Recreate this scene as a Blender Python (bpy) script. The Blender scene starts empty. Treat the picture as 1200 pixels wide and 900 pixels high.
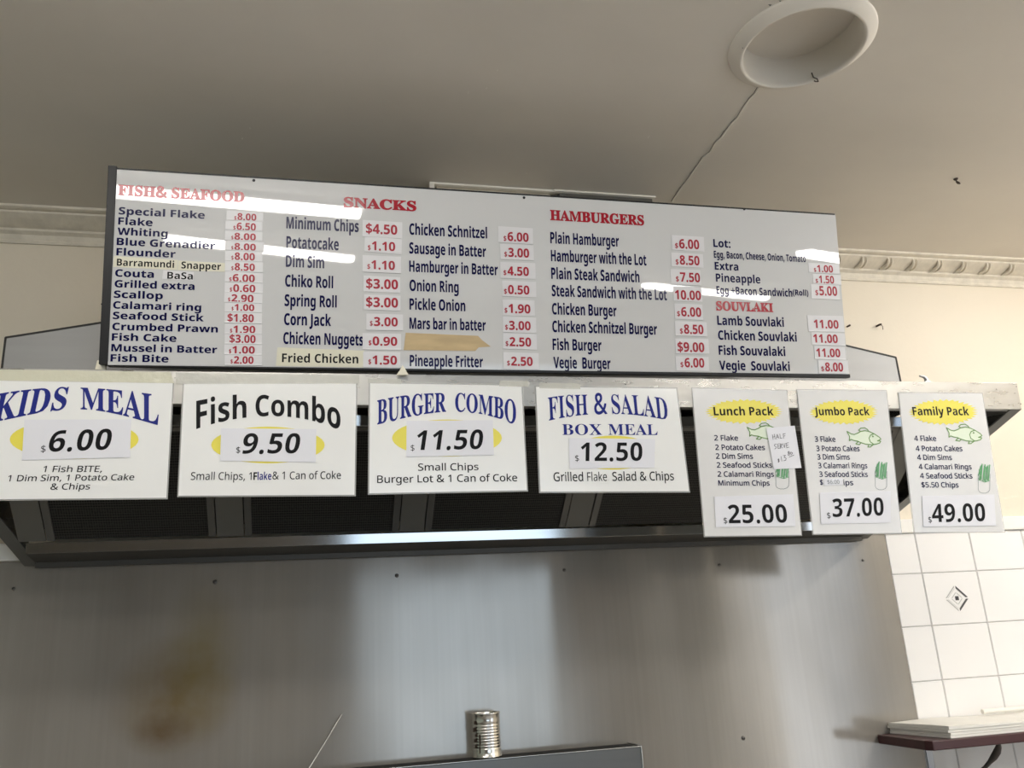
import bpy, bmesh, math, random
from mathutils import Vector, geometry
random.seed(7)
S = bpy.context.scene
COL = S.collection
PI = math.pi

# ------------------------------------------------------------------ camera
CAM = dict(loc=(-0.3786, -2.5210, 1.6), yaw=-0.24083, pitch=0.29693, roll=-0.05940, f=1015.72)
def cam_axes():
    y, p, r = CAM['yaw'], CAM['pitch'], CAM['roll']
    d = Vector((-math.sin(y)*math.cos(p), math.cos(y)*math.cos(p), math.sin(p)))
    rt = Vector((math.cos(y), math.sin(y), 0)); up = rt.cross(d)
    c, s = math.cos(r), math.sin(r)
    return c*rt + s*up, -s*rt + c*up, d
CR, CU, CD = cam_axes()
CC = Vector(CAM['loc'])
cd = bpy.data.cameras.new('camera'); co = bpy.data.objects.new('camera', cd); COL.objects.link(co)
from mathutils import Matrix
M = Matrix.Identity(4)
for i in range(3):
    M[i][0], M[i][1], M[i][2], M[i][3] = CR[i], CU[i], -CD[i], CC[i]
co.matrix_world = M
cd.sensor_fit = 'HORIZONTAL'; cd.sensor_width = 36.0; cd.lens = 36.0*CAM['f']/1200.0
cd.clip_start = 0.02
S.camera = co
def ray(px, py): return CD*CAM['f'] + CR*(px-600) - CU*(py-450)
def onY(px, py, Y): v = ray(px, py); return CC + v*((Y-CC.y)/v.y)
def onZ(px, py, Z): v = ray(px, py); return CC + v*((Z-CC.z)/v.z)

# ------------------------------------------------------------------ light and exposure
S.view_settings.view_transform = 'Standard'; S.view_settings.look = 'None'
S.view_settings.gamma = 1.0; S.view_settings.use_curve_mapping = False
S.view_settings.exposure = 1.5
W = bpy.data.worlds.new('sky'); S.world = W; W.use_nodes = True
bg = W.node_tree.nodes['Background']; bg.inputs[0].default_value = (0.62, 0.78, 1.0, 1); bg.inputs[1].default_value = 0.6
TUBE = 13.0
def area(name, loc, rot, sx, sy, watts, col):
    l = bpy.data.lights.new(name, 'AREA'); l.shape = 'RECTANGLE'; l.size = sx; l.size_y = sy
    l.energy = watts; l.color = col
    o = bpy.data.objects.new(name, l); COL.objects.link(o); o.location = loc; o.rotation_euler = rot
    return o
# daylight through the shop window behind the camera and the street door on the right
area('window_daylight', (1.0, -5.93, 1.45), (PI/2, 0, 0), 2.0, 1.75, 5.5, (0.80, 0.93, 1.0))
area('window_daylight', (3.0, -3.6, 1.35), (PI/2, 0, PI/2), 1.5, 1.9, 5, (1.0, 0.95, 0.88))

# ------------------------------------------------------------------ materials
MATS = {}
def nd(nt, t, **kw):
    n = nt.nodes.new(t)
    for k, v in kw.items():
        if k in n.inputs: n.inputs[k].default_value = v
        else: setattr(n, k, v)
    return n
def mat(name, col, rough=0.5, metal=0.0, var=0.0, vscale=(6, 6, 6), rvar=0.0, bump=0.0, bscale=40.0, coat=0.0, aniso=0.0, emit=None, alpha=1.0, spec=0.5):
    m = bpy.data.materials.new(name); m.use_nodes = True; nt = m.node_tree
    b = nt.nodes['Principled BSDF']
    c4 = (col[0], col[1], col[2], 1)
    b.inputs['Base Color'].default_value = c4; b.inputs['Roughness'].default_value = rough
    b.inputs['Metallic'].default_value = metal; b.inputs['Coat Weight'].default_value = coat
    b.inputs['Anisotropic'].default_value = aniso; b.inputs['Alpha'].default_value = alpha
    b.inputs['Specular IOR Level'].default_value = spec
    L = nt.links.new
    if var or rvar or bump:
        tc = nd(nt, 'ShaderNodeTexCoord'); mp = nd(nt, 'ShaderNodeMapping'); mp.inputs['Scale'].default_value = vscale
        L(tc.outputs['Object'], mp.inputs['Vector'])
        nz = nd(nt, 'ShaderNodeTexNoise'); nz.inputs['Scale'].default_value = 1.0; nz.inputs['Detail'].default_value = 5
        L(mp.outputs['Vector'], nz.inputs['Vector'])
        if var:
            mr = nd(nt, 'ShaderNodeMapRange'); mr.inputs['From Min'].default_value = 0.3; mr.inputs['From Max'].default_value = 0.7
            mr.inputs['To Min'].default_value = 1-var; mr.inputs['To Max'].default_value = 1+var*0.5
            L(nz.outputs['Fac'], mr.inputs['Value'])
            mx = nd(nt, 'ShaderNodeVectorMath', operation='SCALE'); mx.inputs[0].default_value = col
            L(mr.outputs['Result'], mx.inputs['Scale']); L(mx.outputs['Vector'], b.inputs['Base Color'])
        if rvar:
            m2 = nd(nt, 'ShaderNodeMapRange'); m2.inputs['From Min'].default_value = 0.3; m2.inputs['From Max'].default_value = 0.7
            m2.inputs['To Min'].default_value = max(0.02, rough-rvar); m2.inputs['To Max'].default_value = rough+rvar
            L(nz.outputs['Fac'], m2.inputs['Value']); L(m2.outputs['Result'], b.inputs['Roughness'])
        if bump:
            n2 = nd(nt, 'ShaderNodeTexNoise'); n2.inputs['Scale'].default_value = bscale; n2.inputs['Detail'].default_value = 4
            L(tc.outputs['Object'], n2.inputs['Vector'])
            bp = nd(nt, 'ShaderNodeBump'); bp.inputs['Strength'].default_value = bump; bp.inputs['Distance'].default_value = 0.004
            L(n2.outputs['Fac'], bp.inputs['Height']); L(bp.outputs['Normal'], b.inputs['Normal'])
    if emit:
        b.inputs['Emission Color'].default_value = (emit[0], emit[1], emit[2], 1); b.inputs['Emission Strength'].default_value = emit[3]
    MATS[name] = m
    return m
mat('wall_paint', (0.74, 0.665, 0.54), 0.55, var=0.07, vscale=(1.5, 1.5, 1.5), bump=0.12, bscale=60)
mat('ceiling_paint', (0.74, 0.69, 0.61), 0.6, var=0.07, vscale=(1.4, 2.2, 1), bump=0.12, bscale=14)
mat('cornice_paint', (0.72, 0.66, 0.55), 0.6, var=0.12, vscale=(30, 30, 30), bump=0.3, bscale=70)
mat('trim_paint', (0.84, 0.82, 0.77), 0.4, var=0.05, vscale=(3, 3, 3))
mat('plaster_chip', (0.80, 0.76, 0.68), 0.7)
mat('tile_glaze', (0.86, 0.845, 0.83), 0.12, var=0.02, vscale=(3, 3, 3), spec=0.5)
mat('tile_grout', (0.42, 0.40, 0.39), 0.8)
mat('tile_print_dark', (0.07, 0.07, 0.075), 0.3)
mat('tile_print_grey', (0.42, 0.42, 0.40), 0.3)
mat('floor_vinyl', (0.30, 0.27, 0.24), 0.4, var=0.2, vscale=(2, 2, 2))
mat('room_paint', (0.24, 0.205, 0.17), 0.7, var=0.1, vscale=(1, 1, 1))
mat('side_paint', (0.42, 0.47, 0.42), 0.7)
mat('street_frame', (0.10, 0.10, 0.10), 0.4)
mat('hood_steel', (0.30, 0.295, 0.28), 0.26, 0.9, var=0.10, vscale=(4, 4, 30), rvar=0.08, bump=0.03, bscale=25)
mat('fascia_steel', (0.46, 0.445, 0.415), 0.30, 0.75, var=0.05, vscale=(14, 30, 60), rvar=0.06, bump=0.02, bscale=50)
mat('rail_steel', (0.42, 0.43, 0.43), 0.10, 1.0, var=0.06, vscale=(3, 40, 40))
mat('gutter_shade', (0.10, 0.095, 0.085), 0.5, 0.5, var=0.1, vscale=(3, 3, 3))
mat('housing_steel', (0.31, 0.308, 0.30), 0.5, 0.3, var=0.08, vscale=(2, 2, 20))
mat('divider_steel', (0.22, 0.22, 0.205), 0.45, 0.6, var=0.06, vscale=(2, 2, 2))
mat('filter_frame', (0.20, 0.20, 0.19), 0.4, 0.7)
mat('crack_dark', (0.16, 0.14, 0.11), 0.8)
mat('seam_dark', (0.03, 0.028, 0.025), 0.7)
mat('screw_steel', (0.16, 0.15, 0.14), 0.35, 0.9)
mat('acrylic_white', (0.585, 0.585, 0.58), 0.02, var=0.015, vscale=(2, 2, 2), spec=0.55)
mat('black_plastic', (0.010, 0.010, 0.011), 0.4, spec=0.3)
mat('ink_navy', (0.007, 0.007, 0.055), 0.12, spec=0.14)
mat('ink_red', (0.36, 0.012, 0.025), 0.15, spec=0.32)
mat('ink_price', (0.36, 0.012, 0.03), 0.35, spec=0.3)
mat('ink_black', (0.005, 0.005, 0.006), 0.45, spec=0.15)
mat('ink_blue', (0.014, 0.022, 0.21), 0.4, spec=0.2)
mat('ink_grey', (0.12, 0.16, 0.17), 0.3)
mat('ink_green', (0.16, 0.32, 0.09), 0.3)
mat('ink_leaf', (0.12, 0.38, 0.16), 0.3)
mat('fish_fill', (0.72, 0.80, 0.64), 0.3)
mat('ink_yellow', (0.83, 0.73, 0.11), 0.25)
mat('sticker_paper', (0.66, 0.65, 0.66), 0.35, var=0.02, vscale=(20, 20, 20))
mat('aged_tape', (0.66, 0.635, 0.50), 0.3, var=0.05, vscale=(20, 20, 20))
mat('masking_tape', (0.52, 0.39, 0.21), 0.6, var=0.14, vscale=(14, 60, 60))
mat('poster_paper', (0.86, 0.86, 0.84), 0.16, var=0.015, vscale=(4, 4, 4), spec=0.45)
mat('pouch_grey', (0.74, 0.735, 0.725), 0.2, var=0.04, vscale=(10, 10, 10), spec=0.45)
mat('card_paper', (0.76, 0.76, 0.80), 0.4)
mat('clear_film', (0.80, 0.80, 0.77), 0.12, alpha=0.32)
mat('clear_tape', (0.85, 0.84, 0.76), 0.15, alpha=0.40, bump=0.5, bscale=90)
mat('yellow_tape', (0.80, 0.78, 0.62), 0.2, alpha=0.75, bump=0.5, bscale=60)
mat('chock_plastic', (0.78, 0.74, 0.60), 0.5)
mat('tin', (0.78, 0.77, 0.72), 0.2, 1.0, rvar=0.06, vscale=(30, 30, 30), var=0.05)
mat('rust', (0.05, 0.03, 0.02), 0.7)
mat('wire', (0.62, 0.62, 0.60), 0.25, 1.0)
mat('shelf_wood', (0.055, 0.016, 0.018), 0.35, var=0.2, vscale=(3, 30, 30))
mat('butcher_paper', (0.80, 0.78, 0.72), 0.7, var=0.04, vscale=(12, 12, 12))
mat('bracket_grey', (0.42, 0.42, 0.42), 0.35, 0.8)
mat('bracket_dark', (0.09, 0.08, 0.075), 0.5, 0.5)
mat('lamp_white', (0.82, 0.82, 0.80), 0.4)
mat('lamp_lens', (0.9, 0.9, 0.9), 0.3, emit=(1.0, 0.965, 0.91, TUBE))
mat('fryer_steel', (0.15, 0.147, 0.138), 0.36, 0.9, var=0.08, vscale=(4, 4, 40), rvar=0.06)
mat('dark_slot', (0.012, 0.012, 0.012), 0.7)

mat('lamp_lens_new', (0.9, 0.9, 0.9), 0.3, emit=(1.0, 0.965, 0.92, 27.0))
def stained_steel():
    m = mat('splash_steel', (0.44, 0.42, 0.38), 0.16, 0.30, aniso=0.0)
    nt = m.node_tree; b = nt.nodes['Principled BSDF']; L = nt.links.new
    g = nd(nt, 'ShaderNodeNewGeometry')
    def noise(scale, detail=4):
        mp = nd(nt, 'ShaderNodeMapping'); mp.inputs['Scale'].default_value = scale; L(g.outputs['Position'], mp.inputs['Vector'])
        n = nd(nt, 'ShaderNodeTexNoise'); n.inputs['Scale'].default_value = 1; n.inputs['Detail'].default_value = detail
        L(mp.outputs['Vector'], n.inputs['Vector']); return n.outputs['Fac']
    def rng(v, a, c, lo, hi):
        r = nd(nt, 'ShaderNodeMapRange'); r.inputs['From Min'].default_value = a; r.inputs['From Max'].default_value = c
        r.inputs['To Min'].default_value = lo; r.inputs['To Max'].default_value = hi; L(v, r.inputs['Value']); return r.outputs['Result']
    def blob(c, sx, sz):
        s = nd(nt, 'ShaderNodeVectorMath', operation='SUBTRACT'); s.inputs[1].default_value = (c.x, c.y, c.z); L(g.outputs['Position'], s.inputs[0])
        k = nd(nt, 'ShaderNodeVectorMath', operation='MULTIPLY'); k.inputs[1].default_value = (1/sx, 0, 1/sz); L(s.outputs[0], k.inputs[0])
        l = nd(nt, 'ShaderNodeVectorMath', operation='LENGTH'); L(k.outputs[0], l.inputs[0])
        return rng(l.outputs['Value'], 0.15, 1.0, 1.0, 0.0)
    def mul(a, c):
        x = nd(nt, 'ShaderNodeMath', operation='MULTIPLY'); L(a, x.inputs[0])
        if isinstance(c, float): x.inputs[1].default_value = c
        else: L(c, x.inputs[1])
        return x.outputs[0]
    def mix(f, a, c):
        x = nd(nt, 'ShaderNodeMix', data_type='RGBA'); L(f, x.inputs[0])
        if isinstance(a, tuple): x.inputs[6].default_value = a
        else: L(a, x.inputs[6])
        x.inputs[7].default_value = c; return x.outputs[2]
    brush = noise((70, 70, 1.4), 5); cloud = noise((2.5, 2.5, 1.2), 3)
    c = mix(rng(brush, 0.3, 0.7, 0, 1), (0.36, 0.338, 0.303, 1), (0.335, 0.312, 0.278, 1))
    c = mix(mul(rng(cloud, 0.42, 0.68, 0, 1), 0.6), c, (0.235, 0.213, 0.18, 1))
    spot = noise((14, 14, 14), 6)
    w = rng(spot, 0.25, 0.7, 0.45, 1.0)
    c = mix(mul(mul(blob(onY(205, 815, 0), 0.17, 0.16), w), 0.8), c, (0.19, 0.125, 0.032, 1))
    c = mix(mul(mul(blob(onY(238, 770, 0), 0.11, 0.22), w), 0.6), c, (0.25, 0.20, 0.065, 1))
    c = mix(mul(mul(blob(onY(190, 858, 0), 0.09, 0.06), w), 0.7), c, (0.13, 0.075, 0.02, 1))
    L(c, b.inputs['Base Color'])
    L(rng(noise((5, 5, 0.9), 3), 0.3, 0.7, 0.09, 0.19), b.inputs['Roughness'])
stained_steel()

def mesh_black():
    m = mat('filter_mesh', (0.02, 0.02, 0.018), 0.5, 0.4)
    nt = m.node_tree; b = nt.nodes['Principled BSDF']; L = nt.links.new
    tc = nd(nt, 'ShaderNodeTexCoord')
    mp = nd(nt, 'ShaderNodeMapping'); mp.inputs['Rotation'].default_value = (0, 0, 0); mp.inputs['Scale'].default_value = (1, 1, 1)
    L(tc.outputs['Object'], mp.inputs['Vector'])
    v = nd(nt, 'ShaderNodeTexVoronoi'); v.inputs['Scale'].default_value = 170; v.inputs['Randomness'].default_value = 0.12
    L(mp.outputs['Vector'], v.inputs['Vector'])
    r = nd(nt, 'ShaderNodeMapRange'); r.inputs['From Min'].default_value = 0.3; r.inputs['From Max'].default_value = 0.6
    L(v.outputs['Distance'], r.inputs['Value'])
    x = nd(nt, 'ShaderNodeMix', data_type='RGBA'); L(r.outputs['Result'], x.inputs[0])
    x.inputs[6].default_value = (0.006, 0.006, 0.006, 1); x.inputs[7].default_value = (0.055, 0.055, 0.05, 1)
    L(x.outputs[2], b.inputs['Base Color'])
mesh_black()

# ------------------------------------------------------------------ mesh building
class MB:
    def __init__(s): s.v = []; s.f = []; s.m = []; s.s = []; s.slots = []
    def slot(s, m):
        if m not in s.slots: s.slots.append(m)
        return s.slots.index(m)
    def add(s, verts, faces, m, smooth=False):
        o = len(s.v); k = s.slot(m)
        s.v += [tuple(v) for v in verts]
        for f in faces: s.f.append(tuple(i+o for i in f)); s.m.append(k); s.s.append(smooth)
        return s
    def box(s, x0, x1, y0, y1, z0, z1, m, bevel=0.0):
        c = [(x, y, z) for x in (x0, x1) for y in (y0, y1) for z in (z0, z1)]
        return s.hexa(c, m, bevel)
    def hexa(s, c, m, bevel=0.0):
        F = [(0, 1, 3, 2), (4, 6, 7, 5), (0, 4, 5, 1), (2, 3, 7, 6), (0, 2, 6, 4), (1, 5, 7, 3)]
        return s.solid(c, F, m, bevel)
    def solid(s, c, F, m, bevel=0.0):
        bm = bmesh.new(); vs = [bm.verts.new(p) for p in c]
        for f in F: bm.faces.new([vs[i] for i in f])
        bmesh.ops.recalc_face_normals(bm, faces=bm.faces[:])
        if bevel > 0:
            bmesh.ops.bevel(bm, geom=bm.edges[:], offset=bevel, segments=2, affect='EDGES', profile=0.5)
        bm.verts.index_update()
        s.add([v.co[:] for v in bm.verts], [[v.index for v in f.verts] for f in bm.faces], m)
        bm.free(); return s
    def prism(s, poly, d, m, bevel=0.0):
        n = len(poly); d = Vector(d)
        c = [Vector(p) for p in poly] + [Vector(p)+d for p in poly]
        F = [tuple(range(n)), tuple(range(2*n-1, n-1, -1))] + [(i, (i+1) % n, n+(i+1) % n, n+i) for i in range(n)]
        return s.solid(c, F, m, bevel)
    def tube(s, path, r, m, n=10, cap=True):
        P = [Vector(p) for p in path]; V = []; F = []
        rr = r if isinstance(r, (list, tuple)) else [r]*len(P)
        ref = None
        for i, p in enumerate(P):
            t = (P[min(i+1, len(P)-1)] - P[max(i-1, 0)]).normalized()
            if ref is None: ref = t.orthogonal().normalized()
            a = (ref - t*ref.dot(t)).normalized(); b = t.cross(a); ref = a
            V += [p + (a*math.cos(2*PI*k/n) + b*math.sin(2*PI*k/n))*rr[i] for k in range(n)]
        for i in range(len(P)-1):
            for k in range(n):
                F.append((i*n+k, i*n+(k+1) % n, (i+1)*n+(k+1) % n, (i+1)*n+k))
        s.add(V, F, m, True)
        if cap: s.add(V[:n], [tuple(range(n-1, -1, -1))], m); s.add(V[-n:], [tuple(range(n))], m)
        return s
    def lathe(s, prof, c, m, n=64, smooth=True):
        V = []; F = []
        for r, z in prof:
            V += [(c[0]+r*math.cos(2*PI*k/n), c[1]+r*math.sin(2*PI*k/n), c[2]+z) for k in range(n)]
        for i in range(len(prof)-1):
            for k in range(n): F.append((i*n+k, i*n+(k+1) % n, (i+1)*n+(k+1) % n, (i+1)*n+k))
        return s.add(V, F, m, smooth)
    def build(s, name, parent=None):
        me = bpy.data.meshes.new(name)
        off = Vector(parent['_w']) if parent is not None and '_w' in parent else Vector((0, 0, 0))
        if parent is None:
            xs = [v[0] for v in s.v]; ys = [v[1] for v in s.v]; zs = [v[2] for v in s.v]
            off = Vector(((min(xs)+max(xs))/2, (min(ys)+max(ys))/2, min(zs)))
        me.from_pydata([tuple(Vector(v)-off) for v in s.v], [], s.f)
        for m in s.slots: me.materials.append(MATS[m])
        me.polygons.foreach_set('material_index', s.m); me.polygons.foreach_set('use_smooth', s.s)
        me.update()
        o = bpy.data.objects.new(name, me); COL.objects.link(o)
        if parent is not None: o.parent = parent
        else: o.location = off
        if parent is not None: o['_w'] = tuple(off)
        return o
def thing(name, loc, label, cat, group=None):
    o = bpy.data.objects.new(name, None); COL.objects.link(o); o.location = loc
    o.empty_display_size = 0.05; o['_w'] = tuple(loc); o['label'] = label; o['category'] = cat
    if group: o['group'] = group
    return o
def tag(o, label, cat, group=None):
    o['label'] = label; o['category'] = cat
    if group: o['group'] = group
    return o
def struct(o, label=None):
    o['kind'] = 'structure'
    if label: o['label'] = label
    return o

# ------------------------------------------------------------------ lettering: outlines of letters
# each row: weight (0 bold, 1 regular, 2 serif), character code, advance, contours as x, y pairs in thousandths
GLYPHS = [
    (0, 36, 384, [[170, -39, 170, 33, 133, 35, 98, 39, 66, 46, 42, 55, 42, 112, 68, 102, 100, 93, 135, 87, 170, 85, 170, 220, 112, 241, 73, 266, 49, 299, 42, 341, 50, 385, 76, 419, 117, 441, 170, 451, 170, 510, 213, 510, 213, 451, 247, 449, 278, 444, 306, 436, 331, 426, 313, 377, 290, 385, 266, 392, 240, 397, 213, 400, 213, 265, 254, 252, 287, 238, 313, 222, 331, 202, 343, 178, 347, 148, 338, 105, 312, 72, 269, 48, 213, 36, 213, -39], [170, 280, 170, 399, 138, 393, 117, 382, 104, 366, 99, 346, 103, 322, 115, 305, 136, 291], [213, 88, 247, 95, 271, 106, 284, 123, 289, 144, 285, 166, 273, 182, 250, 195, 213, 206]]),
    (0, 38, 492, [[187, -7, 125, 2, 77, 28, 46, 69, 36, 125, 43, 172, 63, 208, 96, 238, 139, 266, 118, 291, 99, 318, 85, 348, 81, 382, 89, 426, 114, 459, 153, 480, 204, 487, 252, 480, 289, 460, 313, 427, 320, 383, 314, 344, 293, 312, 262, 283, 224, 258, 354, 133, 370, 155, 382, 181, 393, 209, 401, 240, 461, 240, 449, 198, 434, 160, 415, 125, 392, 95, 490, 0, 410, 0, 352, 56, 319, 31, 281, 11, 238, -2], [188, 293, 222, 315, 245, 336, 258, 358, 262, 383, 258, 405, 246, 423, 227, 435, 202, 439, 177, 435, 156, 424, 143, 406, 138, 383, 142, 360, 151, 338, 167, 317], [189, 46, 229, 49, 263, 60, 291, 75, 314, 93, 175, 229, 142, 207, 118, 185, 103, 160, 97, 127, 104, 94, 122, 68, 151, 51]]),
    (0, 40, 201, [[126, -106, 95, -65, 70, -20, 51, 28, 37, 79, 30, 131, 27, 184, 30, 238, 37, 291, 51, 342, 70, 391, 95, 437, 126, 480, 181, 480, 153, 436, 129, 390, 110, 340, 97, 289, 89, 238, 87, 185, 89, 133, 97, 82, 110, 32, 129, -17, 152, -63, 181, -106]]),
    (0, 41, 201, [[21, -106, 49, -63, 73, -17, 91, 32, 104, 82, 112, 133, 115, 185, 112, 238, 104, 289, 91, 340, 73, 390, 49, 436, 20, 480, 76, 480, 107, 437, 132, 391, 151, 342, 164, 291, 172, 238, 175, 184, 172, 131, 164, 79, 151, 28, 132, -20, 107, -65, 76, -106]]),
    (0, 43, 384, [[167, 75, 167, 213, 34, 213, 34, 261, 167, 261, 167, 400, 216, 400, 216, 261, 349, 261, 349, 213, 216, 213, 216, 75]]),
    (0, 44, 180, [[28, -87, 47, -3, 55, 40, 61, 78, 124, 78, 129, 71, 118, 33, 104, -8, 87, -49, 71, -87]]),
    (0, 46, 180, [[89, -9, 74, -7, 60, 1, 51, 15, 48, 36, 51, 57, 60, 71, 74, 79, 89, 81, 106, 79, 119, 71, 129, 57, 132, 36, 129, 15, 119, 1, 106, -7]]),
    (0, 48, 384, [[191, -7, 139, 1, 96, 22, 64, 59, 42, 108, 29, 168, 24, 240, 26, 289, 31, 333, 40, 373, 62, 421, 93, 457, 136, 480, 191, 487, 244, 480, 286, 458, 318, 422, 341, 373, 355, 312, 359, 240, 357, 191, 352, 147, 343, 107, 321, 59, 290, 23, 247, 1], [191, 75, 223, 85, 244, 116, 252, 148, 257, 189, 259, 240, 257, 290, 252, 331, 244, 363, 223, 395, 191, 405, 159, 395, 139, 363, 131, 331, 126, 290, 125, 240, 126, 190, 131, 149, 139, 117, 159, 86]]),
    (0, 49, 384, [[176, 0, 176, 277, 177, 323, 179, 373, 164, 358, 144, 340, 89, 296, 40, 357, 194, 480, 277, 480, 277, 0]]),
    (0, 50, 384, [[27, 0, 27, 71, 147, 192, 180, 226, 206, 254, 225, 278, 238, 300, 245, 322, 248, 345, 244, 370, 232, 388, 213, 398, 189, 402, 162, 398, 136, 389, 109, 373, 81, 353, 26, 418, 47, 435, 70, 451, 95, 465, 123, 476, 157, 484, 197, 486, 241, 482, 278, 469, 308, 449, 330, 423, 344, 392, 349, 357, 345, 319, 333, 284, 313, 252, 287, 220, 254, 186, 215, 148, 153, 90, 153, 85, 362, 85, 362, 0]]),
    (0, 51, 384, [[164, -7, 114, -4, 68, 5, 26, 19, 26, 105, 57, 92, 90, 82, 123, 76, 153, 74, 199, 79, 229, 93, 246, 115, 251, 146, 249, 164, 241, 180, 227, 192, 206, 200, 176, 206, 136, 208, 99, 208, 99, 285, 136, 285, 175, 288, 204, 294, 223, 304, 235, 317, 242, 332, 244, 350, 240, 373, 228, 390, 207, 401, 175, 404, 143, 401, 116, 393, 93, 381, 73, 369, 26, 439, 57, 458, 92, 473, 134, 483, 183, 486, 229, 483, 268, 473, 300, 456, 332, 420, 343, 372, 336, 327, 313, 293, 280, 268, 240, 253, 240, 251, 291, 238, 327, 216, 350, 183, 357, 140, 352, 100, 337, 65, 311, 35, 274, 12, 225, -2]]),
    (0, 52, 384, [[216, 0, 216, 99, 11, 99, 11, 170, 222, 480, 315, 480, 315, 178, 373, 178, 373, 99, 315, 99, 315, 0], [101, 178, 216, 178, 216, 259, 217, 297, 219, 338, 220, 363, 218, 363, 205, 337, 197, 324, 189, 311]]),
    (0, 53, 384, [[162, -7, 125, -5, 91, 0, 60, 8, 33, 19, 33, 107, 60, 95, 93, 85, 127, 78, 158, 76, 198, 81, 227, 94, 245, 118, 251, 152, 241, 192, 208, 216, 155, 224, 136, 223, 116, 221, 83, 214, 42, 235, 60, 480, 320, 480, 320, 394, 149, 394, 140, 300, 165, 304, 181, 306, 201, 306, 243, 302, 279, 289, 310, 269, 333, 240, 348, 204, 353, 161, 348, 112, 332, 71, 305, 38, 268, 13, 220, -2]]),
    (0, 54, 384, [[199, -7, 152, -1, 110, 16, 75, 44, 47, 85, 34, 119, 26, 158, 24, 203, 25, 245, 30, 285, 38, 325, 51, 362, 69, 396, 93, 425, 124, 450, 162, 469, 209, 481, 264, 485, 297, 484, 314, 482, 328, 480, 328, 399, 315, 402, 301, 404, 286, 405, 271, 406, 218, 401, 178, 387, 151, 364, 132, 334, 122, 298, 117, 256, 121, 256, 137, 278, 160, 296, 188, 308, 225, 312, 282, 302, 325, 272, 353, 224, 362, 160, 357, 112, 342, 71, 318, 38, 285, 13, 245, -2], [197, 75, 224, 80, 245, 95, 259, 121, 264, 158, 260, 190, 248, 214, 228, 229, 199, 234, 178, 231, 160, 224, 145, 213, 134, 199, 127, 183, 124, 167, 126, 145, 132, 124, 142, 105, 157, 89, 175, 78]]),
    (0, 55, 384, [[75, 0, 255, 394, 18, 394, 18, 480, 362, 480, 362, 416, 181, 0]]),
    (0, 56, 384, [[192, -7, 142, -3, 101, 9, 67, 28, 35, 68, 24, 122, 30, 166, 50, 201, 80, 229, 116, 251, 86, 273, 61, 299, 44, 331, 38, 371, 44, 406, 60, 435, 85, 457, 117, 473, 153, 482, 192, 486, 232, 482, 268, 473, 300, 457, 324, 435, 340, 406, 345, 370, 339, 331, 321, 299, 293, 274, 259, 253, 284, 239, 308, 222, 329, 203, 346, 180, 356, 154, 360, 124, 355, 87, 339, 55, 313, 29, 280, 9, 239, -3], [192, 296, 214, 307, 232, 321, 245, 339, 250, 363, 246, 383, 233, 399, 215, 408, 191, 412, 169, 408, 150, 399, 138, 383, 134, 363, 138, 340, 151, 322, 170, 308], [191, 68, 224, 72, 247, 84, 261, 103, 266, 127, 263, 144, 255, 159, 243, 172, 229, 184, 213, 194, 196, 204, 187, 209, 159, 193, 137, 175, 122, 153, 118, 128, 122, 104, 136, 85, 159, 72]]),
    (0, 57, 384, [[120, -7, 87, -6, 69, -4, 55, -2, 55, 79, 83, 75, 98, 73, 113, 73, 166, 77, 205, 92, 233, 114, 251, 144, 262, 181, 267, 222, 263, 222, 246, 201, 225, 183, 197, 171, 156, 167, 101, 176, 58, 206, 31, 254, 21, 318, 26, 367, 41, 407, 65, 441, 98, 465, 138, 480, 185, 485, 231, 479, 273, 462, 309, 434, 336, 393, 350, 359, 357, 320, 360, 275, 358, 234, 354, 193, 346, 154, 333, 117, 315, 83, 290, 53, 260, 28, 221, 9, 175, -3], [185, 244, 206, 247, 224, 255, 239, 266, 250, 280, 257, 295, 259, 311, 257, 333, 251, 355, 241, 374, 227, 390, 209, 400, 187, 404, 160, 399, 138, 383, 124, 357, 120, 320, 124, 288, 136, 265, 156, 249]]),
    (0, 58, 180, [[89, 278, 74, 281, 60, 289, 51, 303, 48, 324, 51, 345, 60, 359, 74, 367, 89, 369, 106, 367, 119, 359, 129, 345, 132, 324, 129, 303, 119, 289, 106, 281], [89, -9, 74, -7, 60, 1, 51, 15, 48, 36, 51, 57, 60, 71, 74, 79, 89, 81, 106, 79, 119, 71, 129, 57, 132, 36, 129, 15, 119, 1, 106, -7]]),
    (0, 66, 451, [[60, 0, 60, 480, 210, 480, 268, 477, 317, 468, 355, 453, 391, 416, 404, 358, 399, 320, 384, 289, 361, 266, 330, 255, 330, 251, 353, 245, 373, 234, 391, 220, 404, 199, 413, 173, 416, 139, 404, 81, 369, 37, 333, 16, 291, 4, 240, 0], [162, 289, 221, 289, 258, 293, 282, 304, 295, 321, 300, 345, 294, 368, 279, 384, 253, 393, 216, 396, 162, 396], [162, 84, 228, 84, 267, 88, 292, 102, 306, 122, 310, 149, 306, 173, 292, 192, 266, 205, 225, 209, 162, 209]]),
    (0, 67, 428, [[255, -7, 208, -3, 168, 7, 133, 24, 91, 61, 62, 110, 49, 149, 41, 192, 39, 239, 42, 286, 51, 328, 65, 367, 97, 417, 141, 455, 177, 472, 218, 483, 264, 486, 300, 484, 335, 477, 371, 467, 404, 453, 371, 370, 344, 382, 317, 392, 290, 399, 264, 402, 212, 391, 175, 358, 157, 325, 147, 285, 144, 238, 147, 191, 156, 152, 172, 120, 209, 88, 264, 78, 293, 80, 323, 85, 353, 93, 386, 103, 386, 18, 355, 7, 324, -1, 291, -5]]),
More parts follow.
